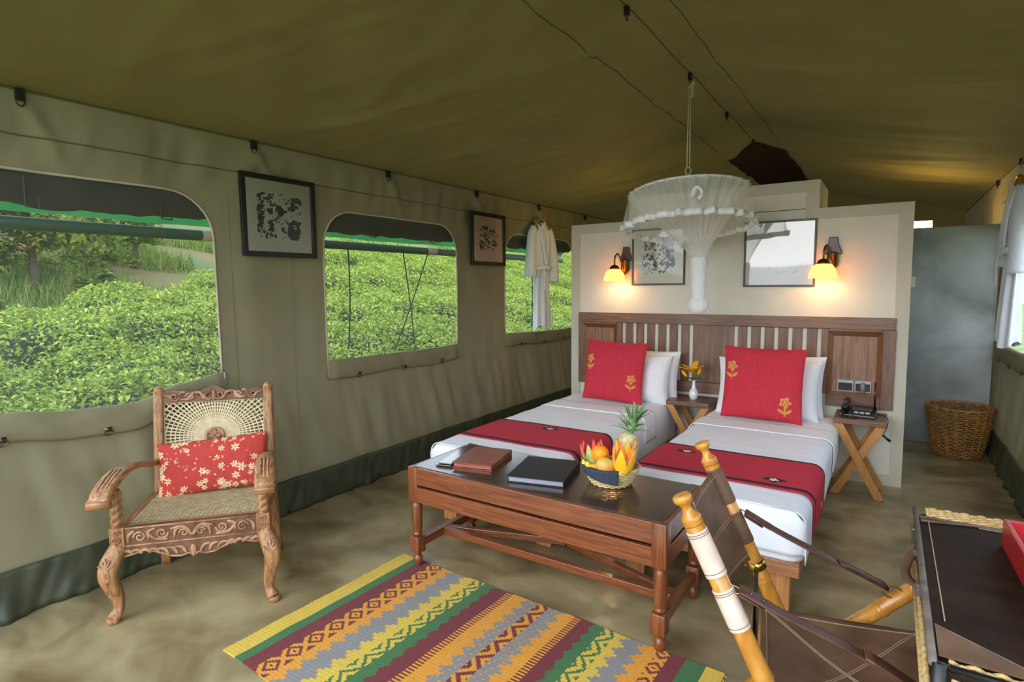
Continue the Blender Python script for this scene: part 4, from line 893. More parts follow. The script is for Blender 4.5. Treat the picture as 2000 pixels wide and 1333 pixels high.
mb = MB(); mb.lathe([(.001, -.02), (.034, -.012), (.052, .02), (.057, .06), (.053, .10), (.038, .128), (.018, .138), (.001, .14)], 26, None, mod=lambda a, z: 1+.03*math.sin(8*a+z*150)*math.sin(8*a-z*150)); mb.build('rind', M_pine, t, True)
for k in range(26):
    a = k*2.4; el = .12+.035*k*.9; q = 1-k/26; mb = MB(); L = .075+.03*(k % 4)/4+.03*(q > .5)
    el = .25+.95*(1-q); petal(mb, (0, 0, .132+.05*q), (math.cos(a)*math.cos(PI/2-el*.75), math.sin(a)*math.cos(PI/2-el*.75), math.sin(PI/2-el*.75)), L, .009, .55*(1-q)+.1); mb.build('crown_leaf', mat('crown_leaf_green', lin(70, 112, 66), .55, col2=lin(150, 180, 120), scale=12) if k == 0 else bpy.data.materials['crown_leaf_green'], t, True, solid=.0015)
mb = MB(); mb.lathe([(.016, .13), (.02, .16), (.018, .2), (.008, .235), (.001, .25)], 12); mb.build('crown_core', bpy.data.materials['crown_leaf_green'], t, True)
# ---------------------------------------------------------------- striped kilim
def kilim():
    Y_, G_, MR, OR, GY = [lin(*c)[:3] for c in ((230, 192, 66), (62, 116, 60), (122, 36, 42), (234, 158, 40), (146, 142, 138))]
    w, d = 1.75, 1.03; cell = .0088; nx, ny = int(w/cell), int(d/cell)
    B = [(-2.225, 'Y'), (-2.14, 'G'), (-2.08, 'M'), (-2.01, 'D'), (-1.93, 'O'), (-1.87, 'A'), (-1.78, 'Y'), (-1.715, 'Z'), (-1.655, 'G'), (-1.59, 'M'), (-1.512, 'C'), (-1.478, 'O'), (-1.40, 'A'), (-1.335, 'W'), (-1.275, 'A'), (-1.20, 'O'), (-1.14, 'C'), (-1.108, 'M'), (-1.045, 'G'), (-.99, 'Z'), (-.93, 'Y'), (-.89, 'A'), (-.81, 'O'), (-.75, 'D'), (-.69, 'M'), (-.636, 'G'), (-.555, 'Y'), (-.47, None)]
    ED = [round((b[0]+2.225)/cell) for b in B]
    P = {'Y': Y_, 'G': G_, 'M': MR, 'O': OR, 'A': GY}
    cas = {4: 1, 5: 1, 6: 1, 9: 1, 11: 2, 12: 2, 14: 2, 15: 2, 18: 1, 20: 1, 21: 1, 22: 1}
    def col(u, v):
        i, j = int(u*nx), int(v*ny); k = 0
        # castellated joins: boundary shifts with a stepped wave
        sh = [0, 1, 2, 1][(j//2) % 4]
        for q in range(len(B)-1):
            e = ED[q]+((sh-1)*2 if q in (5, 6, 12, 15, 21, 22) else ((sh-1) if q in (9, 18) else 0))
            if i >= e: k = q
        c = B[k][1]; di = i-ED[k]; wd = ED[k+1]-ED[k]
        g = .94+.10*(j % 2)+.10*nz(i*.9, j*.35, 4)
        if c == 'D':
            ph = j % 12; a = abs(di-(wd-1)/2); r = abs(ph-6); s_ = a+r*.9
            base = MR if (3.0 < s_ < 4.6 or s_ < 1.2 or s_ > 7.2) else OR
        elif c == 'Z':
            a = di+0; r = abs((j % 14)-7); q = (a-r*.8) % 5; base = G_ if q < 2.0 else Y_
        elif c == 'W':
            r = abs((j % 14)-7); q = (di-r*.9) % 6; base = MR if q < 2.6 else OR
        elif c == 'C': base = MR if j % 2 < 1 else OR
        else:
            base = P[c]
            if c == 'A' and k in (12, 14) and (i*2+j*3) % 11 == 0 : base = OR
        return tuple(x*g for x in base)
    return w, d, nx, ny, col
w, d, nx, ny, kc = kilim()
M_kilim = mat('woven_wool', (1, 1, 1, 1), .95, attr=True, var=.15, scale=220, bump=.4, bscale=500, sheen=.1)
t = thing('kilim_rug', 'striped yellow, green, maroon and orange woven rug on the cement floor', 'rug', (-1.352, 1.68, 0), -.033)
mb = MB(); mb.grid(lambda u, v: ((u-.5)*w+.004*nz(v*6, u), (v-.5)*d+.010*nz(u*7, 3), .007+.0025*nz(u*9, v*6)-.001), nx, ny, kc)
for a, b in (((-w/2, -d/2), (w/2, -d/2)), ((w/2, -d/2), (w/2, d/2)), ((w/2, d/2), (-w/2, d/2)), ((-w/2, d/2), (-w/2, -d/2))):
    n_ = 60
    def ed(u, v, a=a, b=b): x = a[0]+(b[0]-a[0])*u; y = a[1]+(b[1]-a[1])*u; U, V = x/w+.5, y/d+.5; return (x+.004*nz(V*6, U), y+.010*nz(U*7, 3), v*(.006+.0025*nz(U*9, V*6)))
    mb.grid(ed, n_, 1, lambda u, v, a=a, b=b: kc(min(.999, max(0, (a[0]+(b[0]-a[0])*u)/w+.5)), .5))
mb.build('weave', M_kilim, t, False, color=True)
mb = MB(); rn = random.Random(4)
for k in range(40):
    for sx in (-1, 1):
        y = -d/2+d*(k+.5)/40; mb.sweep([(sx*w/2-.002*sx, y, .005), (sx*(w/2+rn.uniform(.004, .012)), y+rn.gauss(0, .006), .002)], .0016, seg=4)
mb.build('fringe', mat('yellow_wool', lin(222, 190, 70), .95), t, kind='stuff')
# ---------------------------------------------------------------- carved armchair
A0, A1, A2 = [wood('carved', AC1, AC2, a, .5, .1) for a in range(3)]
M_carve = mat('carved_wood', lin(116, 74, 48), .55, col2=lin(196, 150, 114), scale=16, bump=.5, bscale=60)
M_deep = mat('shaded_carving_ground', lin(78, 48, 28), .6, col2=lin(128, 86, 56), scale=18, bump=.3, bscale=50)  # darker wood: shade of the carved recesses put into the colour
M_rattan = mat('cane_weave', lin(186, 164, 122), .6, col2=lin(216, 198, 160), scale=30)
t = thing('carved_armchair', 'carved wooden cane armchair standing by the canvas wall', 'armchair', (-2.645, 1.30, 0), math.radians(48.6))
def chp(path, w, h, name, m, up=(0, 0, 1), seg=12, e=.6, n=6): mb = MB(); P = crom(path, n); k = len(P); W = [w[0]+(w[-1]-w[0])*i/(k-1) for i in range(k)] if len(w) == 2 else [w[int(i/(k-1)*(len(w)-1)+.0001)]*(1-((i/(k-1)*(len(w)-1)) % 1))+w[min(len(w)-1, int(i/(k-1)*(len(w)-1)+.0001)+1)]*((i/(k-1)*(len(w)-1)) % 1) for i in range(k)]; mb.sweep(P, W, W if h is None else h, seg, up=up, e=e); return mb.build(name, m, t, True)
def scroll(mb, c, r, turns, s, T, rad=.005, start=0):
    n = int(16*turns); mb.sweep([T @ Vector((c[0]+s*r*(1-.82*i/n)*math.cos(start+2*PI*turns*i/n), c[1]+r*(1-.82*i/n)*math.sin(start+2*PI*turns*i/n), 0)) for i in range(n+1)], [rad*(1-.4*i/n) for i in range(n+1)], seg=6, up=T.to_3x3() @ Vector((0, 0, 1)))
def leafstroke(mb, a, b, bend, T, rad=.006):
    a = Vector((*a, 0)); b = Vector((*b, 0)); d_ = b-a; nrm = Vector((-d_.y, d_.x, 0))*bend; P = crom([a, (a+b)/2+nrm, b], 5)
    mb.sweep([T @ p for p in P], [rad*(.35+.9*math.sin(PI*min(1, .12+i/len(P)))) for i in range(len(P))], [rad*.6]*len(P), 6, up=T.to_3x3() @ Vector((0, 0, 1)))
for s in (-1, 1):
    chp([(s*.305, .02, .345), (s*.335, -.012, .275), (s*.342, -.02, .215), (s*.322, -.002, .12), (s*.318, .0, .06), (s*.336, -.018, .022)], [.034, .040, .036, .026, .020, .027], None, 'front_leg', A2, up=(0, 1, 0))
    mb = MB(); mb.lathe([(.022, 0), (.026, .004), (.028, .018), (.022, .026)], 12, Matrix.Translation((s*.338, -.02, 0))); mb.build('foot', A2, t, True)
    mb = MB(); T = Matrix.Translation((s*.338, -.052, .27)) @ Matrix.Rotation(PI/2, 4, 'X')
    for k in range(5): leafstroke(mb, (0, -.07), ((k-2)*.016, .05-abs(k-2)*.016), .12*(k-2), T, .007)
    mb.build('knee_carving', M_carve, t, True)
    # front corner block, twisted arm post
    MB().box(s*.305-.03, s*.305+.03, -.008, .05, .335, .432).build('corner_block', A2, t, bevel=.004)
    mb = MB(); T = Matrix.Translation((s*.305, .02, .345)) @ Matrix.Rotation(PI/2, 4, 'X') @ Matrix.Translation((0, 0, .03))
    scroll(mb, (0, .03), .018, 1.4, s, T, .004); scroll(mb, (0, .066), .015, 1.2, -s, T, .004); mb.build('block_carving', M_carve, t, True)
    mb = MB(); N_ = 44
    vs = []; fs = []
    for i in range(N_+1):
        z = .432+.172*i/N_; tw = i/N_*2*PI*1.6; rr = .024*(1 if .06 < i/N_ < .94 else .9)
        for k in range(24): a = 2*PI*k/24; r = rr*(.86+.2*abs(math.cos(1.5*(a-tw)))); vs.append((s*.308+r*math.cos(a), .018+r*math.sin(a), z))
    fs = [(i*24+k, i*24+(k+1) % 24, (i+1)*24+(k+1) % 24, (i+1)*24+k) for i in range(N_) for k in range(24)]; mb.add(vs, fs); mb.build('twisted_post', A2, t, True)
    # arm: rises from the back post, broad at the front, drooping scroll end
    P = crom([(s*.272, .53, .585), (s*.285, .42, .60), (s*.298, .28, .640), (s*.308, .13, .662), (s*.318, .03, .652), (s*.328, -.055, .615), (s*.332, -.085, .572)], 6); k = len(P)
    mb = MB(); mb.sweep(P, [.018+.026*ss(.15, .75, i/(k-1)) for i in range(k)], [.014+.006*ss(.2, .8, i/(k-1)) for i in range(k)], 14, e=.55); mb.build('arm', A1, t, True)
    mb = MB(); q = P[-1]; mb.sweep([(q.x-.043, q.y, q.z+.004), (q.x+.043, q.y, q.z+.004)], .021, .023, 14, up=(0, 0, 1)); mb.build('arm_scroll', A0, t, True)
    mb = MB(); 
    for dx in (-.016, 0, .016): mb.sweep([(p.x+dx, p.y-.004, p.z+.0195+.001) for p in P[-16:-5]], .004, .003, 6)
    mb.build('arm_carving', M_carve, t, True)
    # back post and rear leg in one reclining upright
    chp([(s*.285, .555, 0), (s*.282, .525, .2), (s*.278, .50, .40), (s*.274, .52, .66), (s*.272, .565, .955)], [.024, .024], None, 'back_post', A2, up=(0, 1, 0), e=.35, n=5)
    MB().box(s*.29-.016, s*.29+.016, .04, .50, .375, .43).build('side_rail', A1, t, bevel=.004)
MB().box(-.28, .28, .0, .035, .34, .43).build('front_rail', M_deep, t, bevel=.004)
mb = MB(); T = Matrix.Translation((0, -.001, .385)) @ Matrix.Rotation(PI/2, 4, 'X')
for s in (-1, 1):
    leafstroke(mb, (0, -.02), (s*.09, .02), s*.25, T, .009); scroll(mb, (s*.125, .004), .026, 1.5, s, T, .0055, PI); leafstroke(mb, (s*.10, -.026), (s*.19, .022), -s*.2, T, .008); scroll(mb, (s*.215, -.004), .026, 1.5, s, T, .0055, 0)
    leafstroke(mb, (s*.03, .024), (s*.075, -.028), s*.3, T, .007); leafstroke(mb, (s*.15, .03), (s*.18, -.02), s*.3, T, .007); scroll(mb, (s*.035, -.006), .02, 1.3, s, T, .005); leafstroke(mb, (s*.235, .028), (s*.262, -.03), s*.2, T, .007)
for z in (-.041, .041): mb.sweep([T @ Vector((x, z, 0)) for x in (-.275, .275)], .004, seg=6, up=(0, 1, 0))
mb.build('front_carving', M_carve, t, True)
ap = [(-.29, .34)]+[(x, z) for x, z in ((-.285, .29), (-.25, .295), (-.2, .31), (-.14, .292), (-.09, .268), (-.05, .264), (-.02, .274), (0, .258), (.02, .274), (.05, .264), (.09, .268), (.14, .292), (.2, .31), (.25, .295), (.285, .29))]+[(.29, .34)]
mb = poly_xz(ap, .0, .028); mb.build('apron', M_deep, t, bevel=.003)
mb = MB(); T = Matrix.Translation((0, -.001, 0)) @ Matrix.Rotation(PI/2, 4, 'X')
for s in (-1, 1):
    for k in range(7): x = .03+.036*k; leafstroke(mb, (s*x, .283+.02*ss(.08, .2, x)), (s*(x+.045), .318), s*.22, T, .007)
    mb.sweep([T @ Vector((s*abs(x), z+.007, 0)) for x, z in ap[8:-1]], .004, seg=6, up=(0, 1, 0))
leafstroke(mb, (0, .32), (0, .262), 0, T, .012); mb.build('apron_carving', M_carve, t, True)
MB().box(-.27, .27, .48, .51, .375, .43).build('back_rail', A0, t, bevel=.004)
# woven cane seat
mb = MB(); x0, x1, y0, y1, zs_ = -.275, .275, .034, .485, .4255
def strip(a, b, wd, z): d_ = Vector((b[0]-a[0], b[1]-a[1])).normalized(); nx_, ny_ = -d_.y*wd/2, d_.x*wd/2; mb.add([(a[0]+nx_, a[1]+ny_, z), (a[0]-nx_, a[1]-ny_, z), (b[0]-nx_, b[1]-ny_, z), (b[0]+nx_, b[1]+ny_, z)], [(0, 1, 2, 3)])
for k in range(27):
    x = x0+(x1-x0)*(k+.5)/27; strip((x-.003, y0), (x-.003, y1), .0035, zs_); strip((x+.003, y0), (x+.003, y1), .003, zs_+.0006)
for k in range(22): y = y0+(y1-y0)*(k+.5)/22; strip((x0, y-.003), (x1, y-.003), .0035, zs_+.0012)
dd = (x1-x0)/27*1.0
for k in range(-24, 52):
    for sg in (1, -1):
        xa = x0+k*dd; xb = xa+sg*(y1-y0); a, b = Vector((xa, y0)), Vector((xb, y1)); pts = []
        dx = b.x-a.x; ta, tb = 0, 1
        for lim, ge in ((x0, True), (x1, False)):
            tt = (lim-a.x)/dx
            if (dx > 0) == ge: ta = max(ta, tt)
            else: tb = min(tb, tt)
        if tb-ta > .02: strip(a.lerp(b, ta), a.lerp(b, tb), .0035, zs_+.0018)
mb.build('cane_seat', M_rattan, t, solid=.001, kind='stuff')
MB().box(-.275, .275, .03, .05, .405, .431).build('seat_edge', A0, t, bevel=.002)
# cane back: sunburst around a carved medallion, in the reclining plane
def bk(x, z): return (x, .515+.052*ss(.0, 1, 0)+(z-.60)*.135, z)
BZ0, BZ1, BX = .47, .895, .252; MX, MZ = .0, .70
mb = MB()
def strip3(a, b, wd, off=0):
    d_ = Vector((b[0]-a[0], b[1]-a[1])); d_.normalize(); n_ = Vector((-d_.y, d_.x))*wd/2
    q = [(a[0]+n_.x, a[1]+n_.y), (a[0]-n_.x, a[1]-n_.y), (b[0]-n_.x, b[1]-n_.y), (b[0]+n_.x, b[1]+n_.y)]
    mb.add([(bk(x, z)[0], bk(x, z)[1]-off, z) for x, z in q], [(0, 1, 2, 3)])
NR = 76
for k in range(NR):
    a = 2*PI*k/NR; c, s = math.cos(a), math.sin(a)
    L_ = min((BX/abs(c)) if abs(c) > 1e-6 else 9, ((BZ1-MZ)/s if s > 0 else (BZ0-MZ)/s) if abs(s) > 1e-6 else 9)
    if L_ > .05: strip3((MX+.045*c, MZ+.045*s), (MX+L_*c, MZ+L_*s), .0078 if k % 2 else .0066)
for r in [.056, .066, .078, .092, .107, .123, .140, .158, .177, .197, .218, .24, .263, .287]:
    for k in range(NR):
        a, b = 2*PI*k/NR, 2*PI*(k+1)/NR; e_ = 1.12; p = (MX+r*1.12*math.cos(a), MZ+r*math.sin(a)); q = (MX+r*1.12*math.cos(b), MZ+r*math.sin(b))
        if all(abs(x) < BX and BZ0 < z < BZ1 for x, z in (p, q)): strip3(p, q, .0058, .0008)
for z in (BZ1-.006, BZ0+.006): strip3((-BX, z), (BX, z), .007, .001)
for x in (-BX+.004, BX-.004): strip3((x, BZ0), (x, BZ1), .007, .001)
mb.build('cane_back', M_rattan, t, solid=.001, kind='stuff')
R_ = Matrix.Translation(bk(MX, MZ)) @ Matrix.Rotation(PI/2-.135, 4, 'X')
mb = MB(); mb.lathe([(.001, .006), (.034, .006), (.038, .012), (.045, .012), (.047, .0), (.047, -.006), (.001, -.006)], 28, R_); T = R_ @ Matrix.Translation((0, 0, .007))
for k in range(4): a = PI/2*k; leafstroke(mb, (.004*math.cos(a), .004*math.sin(a)), (.032*math.cos(a), .032*math.sin(a)), 0, T, .011)
for k in range(4): a = PI/2*k+PI/4; leafstroke(mb, (.012*math.cos(a), .012*math.sin(a)), (.033*math.cos(a), .033*math.sin(a)), .1, T, .005)
mb.build('medallion', M_carve, t, True)
# carved top rail with a scalloped crest
def rp(x, z, off): p = bk(x, z); return (p[0], p[1]+off, z)
xs = [-.255+.51*i/40 for i in range(41)]; crest = [.945+.012*math.cos(abs(x)*30)*(1-abs(x)*2)+.014*math.exp(-(x/.07)**2) for x in xs]
vs = [rp(x, .892, -.014) for x in xs]+[rp(x, c, -.014) for x, c in zip(xs, crest)]+[rp(x, .892, .010) for x in xs]+[rp(x, c, .010) for x, c in zip(xs, crest)]; n = 41; fs = []
for i in range(40): fs += [(i, i+1, n+i+1, n+i), (2*n+i+1, 2*n+i, 3*n+i, 3*n+i+1), (n+i, n+i+1, 3*n+i+1, 3*n+i), (i+1, i, 2*n+i, 2*n+i+1)]
mb = MB(); mb.add(vs, fs+[(0, n, 3*n, 2*n), (n-1, 3*n-1, 4*n-1, 2*n-1)]); mb.build('crest_rail', M_deep, t)
mb = MB(); T = Matrix.Translation(rp(0, .92, -.016)) @ Matrix.Rotation(PI/2-.135, 4, 'X')
for s in (-1, 1):
    scroll(mb, (s*.028, .002), .026, 1.3, s, T, .006, PI); leafstroke(mb, (s*.045, -.018), (s*.11, .022), s*.25, T, .008); scroll(mb, (s*.118, -.002), .022, 1.4, s, T, .005, 0); leafstroke(mb, (s*.10, .022), (s*.17, -.012), -s*.25, T, .008); scroll(mb, (s*.195, .0), .023, 1.4, s, T, .005, PI); leafstroke(mb, (s*.2, -.022), (s*.246, .014), s*.2, T, .007); leafstroke(mb, (s*.14, .024), (s*.17, .008), s*.3, T, .006)
leafstroke(mb, (0, -.024), (0, .03), 0, T, .011); mb.build('crest_carving', M_carve, t, True)
mb = MB()
for s in (-1, 1):
    for cx_, cz_, r_ in ((.028, .922, .008), (.118, .918, .009), (.195, .92, .009), (.075, .93, .007)): mb.lathe([(.0005, .0), (r_, 0), (r_*.9, .002), (.0005, .002)], 10, Matrix.Translation(rp(s*cx_, cz_, -.0155)) @ Matrix.Rotation(PI/2, 4, 'X'))
mb.build('painted_hole', mat('painted_hollow', lin(26, 16, 10), .9), t)  # flat dark discs, shade of holes painted on, nothing cut through
for s in (-1, 1): mb = MB(); mb.lathe([(.026, 0), (.027, .012), (.018, .028), (.004, .034)], 12, Matrix.Translation((s*.272, .567, .945))); mb.build('finial', A2, t, True)
# floral cushion on the armchair
FR_ = lin(188, 62, 54)[:3]; FC = lin(236, 206, 160)[:3]; FD = lin(186, 122, 84)[:3]
_rn = random.Random(9); FLW = [(_rn.random(), _rn.random(), _rn.uniform(.045, .085), _rn.random()*6) for _ in range(44)]; SPR = [(_rn.random(), _rn.random(), _rn.uniform(.015, .03)) for _ in range(110)]
def floral(u, v):
    for (a, b, r, th0) in FLW:
        x, y = (u-a)*1.9, (v-b); q = math.hypot(x, y)
        if q < r*1.1:
            if q < r*.25: return FD
            if q < r*(.7+.3*math.cos(6*math.atan2(y, x)+th0)): return FC
    for (a, b, r) in SPR:
        if ((u-a)*1.9)**2+(v-b)**2 < (r*.75)**2: return tuple(.45*p+.55*q for p, q in zip(FR_, FC))
    return FR_
o = pillow_mb(.545, .285, .11, floral, 110, 6, .05).build('cushion', M_dye, smooth=True, color=True)
a_ = math.radians(48.6); lx, ly = .012, .40
o.location = (-2.645+lx*math.cos(a_)-ly*math.sin(a_), 1.30+lx*math.sin(a_)+ly*math.cos(a_), .428); o.rotation_euler = (-.30, -.06, a_)
tag(o, 'red floral cushion propped in the carved armchair', 'cushion')
# ---------------------------------------------------------------- bamboo campaign chair
M_bam = mat('bamboo', lin(178, 112, 34), .3, col2=lin(216, 154, 66), scale=5, stretch=(6, 6, 1), coat=.4); M_hide = mat('brown_hide', lin(92, 64, 46), .5, col2=lin(126, 94, 70), scale=9, bump=.1, bscale=160)
M_pale = mat('pale_hide_wrap', lin(206, 178, 160), .55, col2=lin(226, 204, 190), scale=14, bump=.08, bscale=160); M_strap = mat('dark_strap_leather', lin(66, 40, 32), .38, col2=lin(98, 62, 50), scale=20, bump=.1, bscale=160); M_stitch = mat('stitching', lin(176, 150, 124), .8)
M_bras2 = mat('polished_brass', lin(196, 160, 84), .25, 1)
t = thing('campaign_chair', 'folding bamboo and leather armchair beside the suitcase', 'chair', (-.48, 1.78, 0), math.radians(9.77))   # local x forward, y to the far side
HW = .28
def bamboo(name, a, b, r, nodes, T=None):
    a, b = Vector(a), Vector(b); L_ = (b-a).length; mb = MB(); pr = [(r*.98, 0)]; z = 0
    ks = sorted(nodes)
    for k in ks: pr += [(r*.97, k-.012), (r*1.09, k-.004), (r*.99, k), (r*1.09, k+.004), (r*.97, k+.012)]
    pr.append((r*.98, L_)); q = (b-a).to_track_quat('Z', 'Y').to_matrix().to_4x4(); mb.lathe(pr, 18, Matrix.Translation(a) @ q); return mb.build(name, M_bam, t, True)
bp = lambda u: .9-2.15*u     # back posts
fz = lambda u: .938*u-.09    # front posts
dB = Vector((1, 0, -2.15)).normalized()
for s in (-1, 1):
    y = s*HW; top = Vector((.022, y, bp(.022))); bot = Vector((.415, y, .012))
    bamboo('back_post', bot, top, .0265, [.12, .33, .50, .68])
    q = (-dB).to_track_quat('Z', 'Y').to_matrix().to_4x4()
    mb = MB(); mb.lathe([(.024, 0), (.029, .006), (.026, .014), (.029, .020), (.024, .028), (.015, .040), (.013, .052), (.019, .064), (.026, .070), (.027, .082), (.021, .088), (.012, .086), (.001, .085)], 20, Matrix.Translation(top) @ q); mb.build('knob', M_bam, t, True)
    def wrap(u0, u1, m): mb = MB(); A, B = Vector((u0, y, bp(u0))), Vector((u1, y, bp(u1))); mb.sweep([A, A.lerp(B, .03), A.lerp(B, .97), B], .0292, seg=18, up=(0, 1, 0)); o = mb.build('leather_sleeve', m, t, True); m2 = MB(); [m2.sweep([A.lerp(B, f)+Vector((0, .0296*math.cos(2*PI*k/20), 0))+dB.cross(Vector((0, 1, 0)))*.0296*math.sin(2*PI*k/20) for k in range(20)], .0008, seg=4, closed=True, up=dB) for f in (.05, .1, .9)]; m2.build('stitching', M_strap, o, kind='stuff')
    wrap(.028, .082, M_pale if s < 0 else M_hide); wrap(.098, .145, M_pale if s < 0 else M_hide)
    ft = Vector((.172, y+.038, .02)); tp = Vector((.668, y+.03, .517)); bamboo('front_post', ft, tp, .0265, [.14, .36, .56, .69])
    # strap loops and arm strap
    ra = Vector((.09, y, bp(.09))); mb = MB(); mb.sweep([ra+Vector((.03+.045*math.cos(k*PI/8)*.9-.012, .002*math.sin(k), -.012+.012*math.sin(k*PI/8)-.25*(.03*math.cos(k*PI/8)))) for k in range(16)], .0025, seg=6, closed=True, up=(0, 1, 0)); mb.build('brass_ring', M_bras2, t, True)
    P = crom([ra+Vector((.05, 0, -.01)), ra+Vector((.16, -s*.01, -.062)), ra+Vector((.32, -s*.02, -.125)), Vector((.575, y+.015, fz(.60)+.026))], 7)
    mb = MB(); mb.sweep(P, [.025]*6+[.022]*(len(P)-6), .0035, 8, e=.4); mb.sweep([p-Vector((0, 0, .011)) for p in P[:5]], .02, .003, 8, e=.4); mb.sweep([p+Vector((0, 0, .008)) for p in P[-7:]], .024, .004, 8, e=.4); o = mb.build('arm_strap', M_strap, t, True)
    m2 = MB(); [m2.ball(P[k]+Vector((0, 0, .005)), .004, 8) for k in (2, 4, len(P)-6, len(P)-3)]; m2.build('rivet', M_ring, o, True)
    e_ = P[-1]; mb = MB(); mb.sweep([e_+Vector((.02+.03*math.cos(k*PI/6), 0, -.012+.02*math.sin(k*PI/6))) for k in range(12)], .0025, seg=6, closed=True, up=(0, 1, 0)); mb.build('brass_ring', M_bras2, t, True)
# brass collar and cross rod between the back posts
for s in (1,): u_ = .182; mb = MB(); A = Vector((u_, s*HW, bp(u_))); mb.sweep([A-dB*.014, A+dB*.014], .0315, seg=18, up=(0, 1, 0)); mb.build('brass_collar', M_bras2, t, True)
mb = MB(); mb.sweep([(.182, -HW, bp(.182)), (.182, HW, bp(.182))], .007, seg=10); mb.build('cross_rod', mat('dark_steel', lin(70, 68, 62), .35, 1), t, True)
# back sling, sagging between the posts
def sling(u, v):
    y = -HW+2*HW*u; uu = .03+.14*v; sag = .07*math.sin(PI*u)*(.7+.5*v); return (uu-sag*.9-.0, y, bp(uu)-.03*math.sin(PI*u)*(1-v)-.012*math.sin(PI*u)*v)
mb = MB(); mb.grid(sling, 24, 12); o = mb.build('back_sling', M_hide, t, True, solid=.004)
mb = MB()
for f in (lambda k: (k/20, .5), lambda k: (k/20, .53), lambda k: (.5, k/20), lambda k: (.52, k/20), lambda k: (k/20, .06), lambda k: (k/20, .94)): mb.sweep([Vector(sling(*f(k)))+Vector((.004, 0, .002)) for k in range(21)], .0013, seg=4)
mb.build('stitching', M_stitch, o, kind='stuff')
# seat frame and leather seat
SZ = .355
for s in (-1, 1): bamboo('seat_rail', (.20, s*(HW-.03), SZ), (.66, s*(HW-.03), SZ+.02), .014, [.15, .3])
bamboo('seat_crossbar', (.205, -HW+.03, SZ), (.205, HW-.03, SZ), .013, [.2, .36]); bamboo('seat_crossbar', (.655, -HW+.03, SZ+.02), (.655, HW-.03, SZ+.02), .013, [.2, .36])
def seat(u, v):
    x = .20+.46*u; y = (-HW+.03)+(2*HW-.06)*v; return (x, y, SZ+.016+.02*u-.035*math.sin(PI*u)*math.sin(PI*v)**.7+.0)
mb = MB(); mb.grid(seat, 24, 24); o = mb.build('seat_leather', M_hide, t, True, solid=.004)
mb = MB()
for f in (lambda k: (k/24, k/24), lambda k: (k/24, 1-k/24), lambda k: (k/24+.02, k/24), lambda k: (k/24+.02, 1-k/24), lambda k: (.04, k/24), lambda k: (k/24, .96)): mb.sweep([Vector(seat(*f(k)))+Vector((0, 0, .003)) for k in range(25)], .0015, seg=4)
mb.build('stitching', M_stitch, o, kind='stuff')
mb = MB(); [mb.ball(Vector(seat(.015, k))+Vector((-.004, 0, .003)), .004, 8) for k in (.2, .4, .6, .8, .95)]; mb.build('rivet', M_ring, o, True)
# ---------------------------------------------------------------- suitcase on its stand
M_dark = mat('worn_black_brown_leather', lin(32, 20, 13), .65, spec=.15, col2=lin(50, 35, 26), scale=7, stretch=(1, 2, 1), bump=.12, bscale=90, detail=8); M_trim = mat('grey_leather_trim', lin(84, 72, 66), .5, col2=lin(120, 108, 100), scale=20)
M_straw = mat('seagrass', lin(176, 138, 82), .7, col2=lin(226, 194, 132), scale=60, bump=.3, bscale=160)
SX0, SX1, SY0, SY1, SZ0, SZ1 = .104, .70, 1.345, 2.285, .565, .75
t = thing('suitcase', 'dark leather suitcase with woven seagrass edges in the lower right corner', 'suitcase', ((SX0+SX1)/2, (SY0+SY1)/2, SZ0)); hx, hy, H_ = (SX1-SX0)/2, (SY1-SY0)/2, SZ1-SZ0
MB().box(-hx+.012, hx-.012, -hy+.012, hy-.012, .0, H_-.012).build('body', M_dark, t, bevel=.012)
MB().box(-hx+.006, hx-.006, -hy+.045, hy-.084, H_-.014, H_-.004).build('lid_panel', M_dark, t, bevel=.003)
def weave_panel(name, fn, nu, nv, amp):   # rows of plaited straw standing proud
    mb = MB()
    for j in range(nv):
        P = [];
        for i in range(nu*3+1): P.append(fn(i/(nu*3), (j+.5)/nv, amp*math.cos(PI*(i/3.0+j))))
        mb.sweep(P, .0062, .0042, 5, up=(0, 0, 1) if name != 'front_weave' else (0, 1, 0))
    return mb.build(name, M_straw, t, True)
weave_panel('edge_weave', lambda u, v, a: (-hx+.03+(2*hx-.06)*u, hy-.078+.084*v, H_-.004+a+.004), 26, 8, .0035)
weave_panel('front_weave', lambda u, v, a: (-hx+.035+(2*hx-.07)*u, -hy+.008-a, .02+(H_-.05)*v), 26, 12, .0035)
weave_panel('edge_weave', lambda u, v, a: (-hx+.03+(2*hx-.06)*u, -hy+.006+.030*v, H_-.010+a), 26, 3, .0035)
mb = MB(); mb.sweep([(-hx+.003, -hy, H_-.004), (-hx+.003, hy, H_-.004)], .008, .007, 10); mb.build('edge_binding', M_trim, t, True)
mb = MB(); mb.sweep([(-hx+.004, -hy, .03), (-hx+.004, hy, .03)], .010, .009, 10); mb.sweep([(-hx+.002, -hy, H_*.5), (-hx+.002, hy, H_*.5)], .006, .012, 10); mb.build('edge_binding', M_straw, t, True)
mb = MB(); mb.sweep([(-hx+.012, hy-.084, H_-.001), (hx-.012, hy-.084, H_-.001)], .005, .004, 8); mb.build('edge_binding', M_trim, t, True)
mb = MB(); mb.sweep([(-hx+.03, -hy+.004, H_-.006), (hx-.01, -hy+.004, H_-.006)], .008, .007, 8); mb.sweep([(-hx+.014, -hy+.002, .0), (-hx+.014, -hy+.002, H_)], .014, .008, 8, up=(0, 1, 0)); mb.build('edge_binding', M_black, t, True)
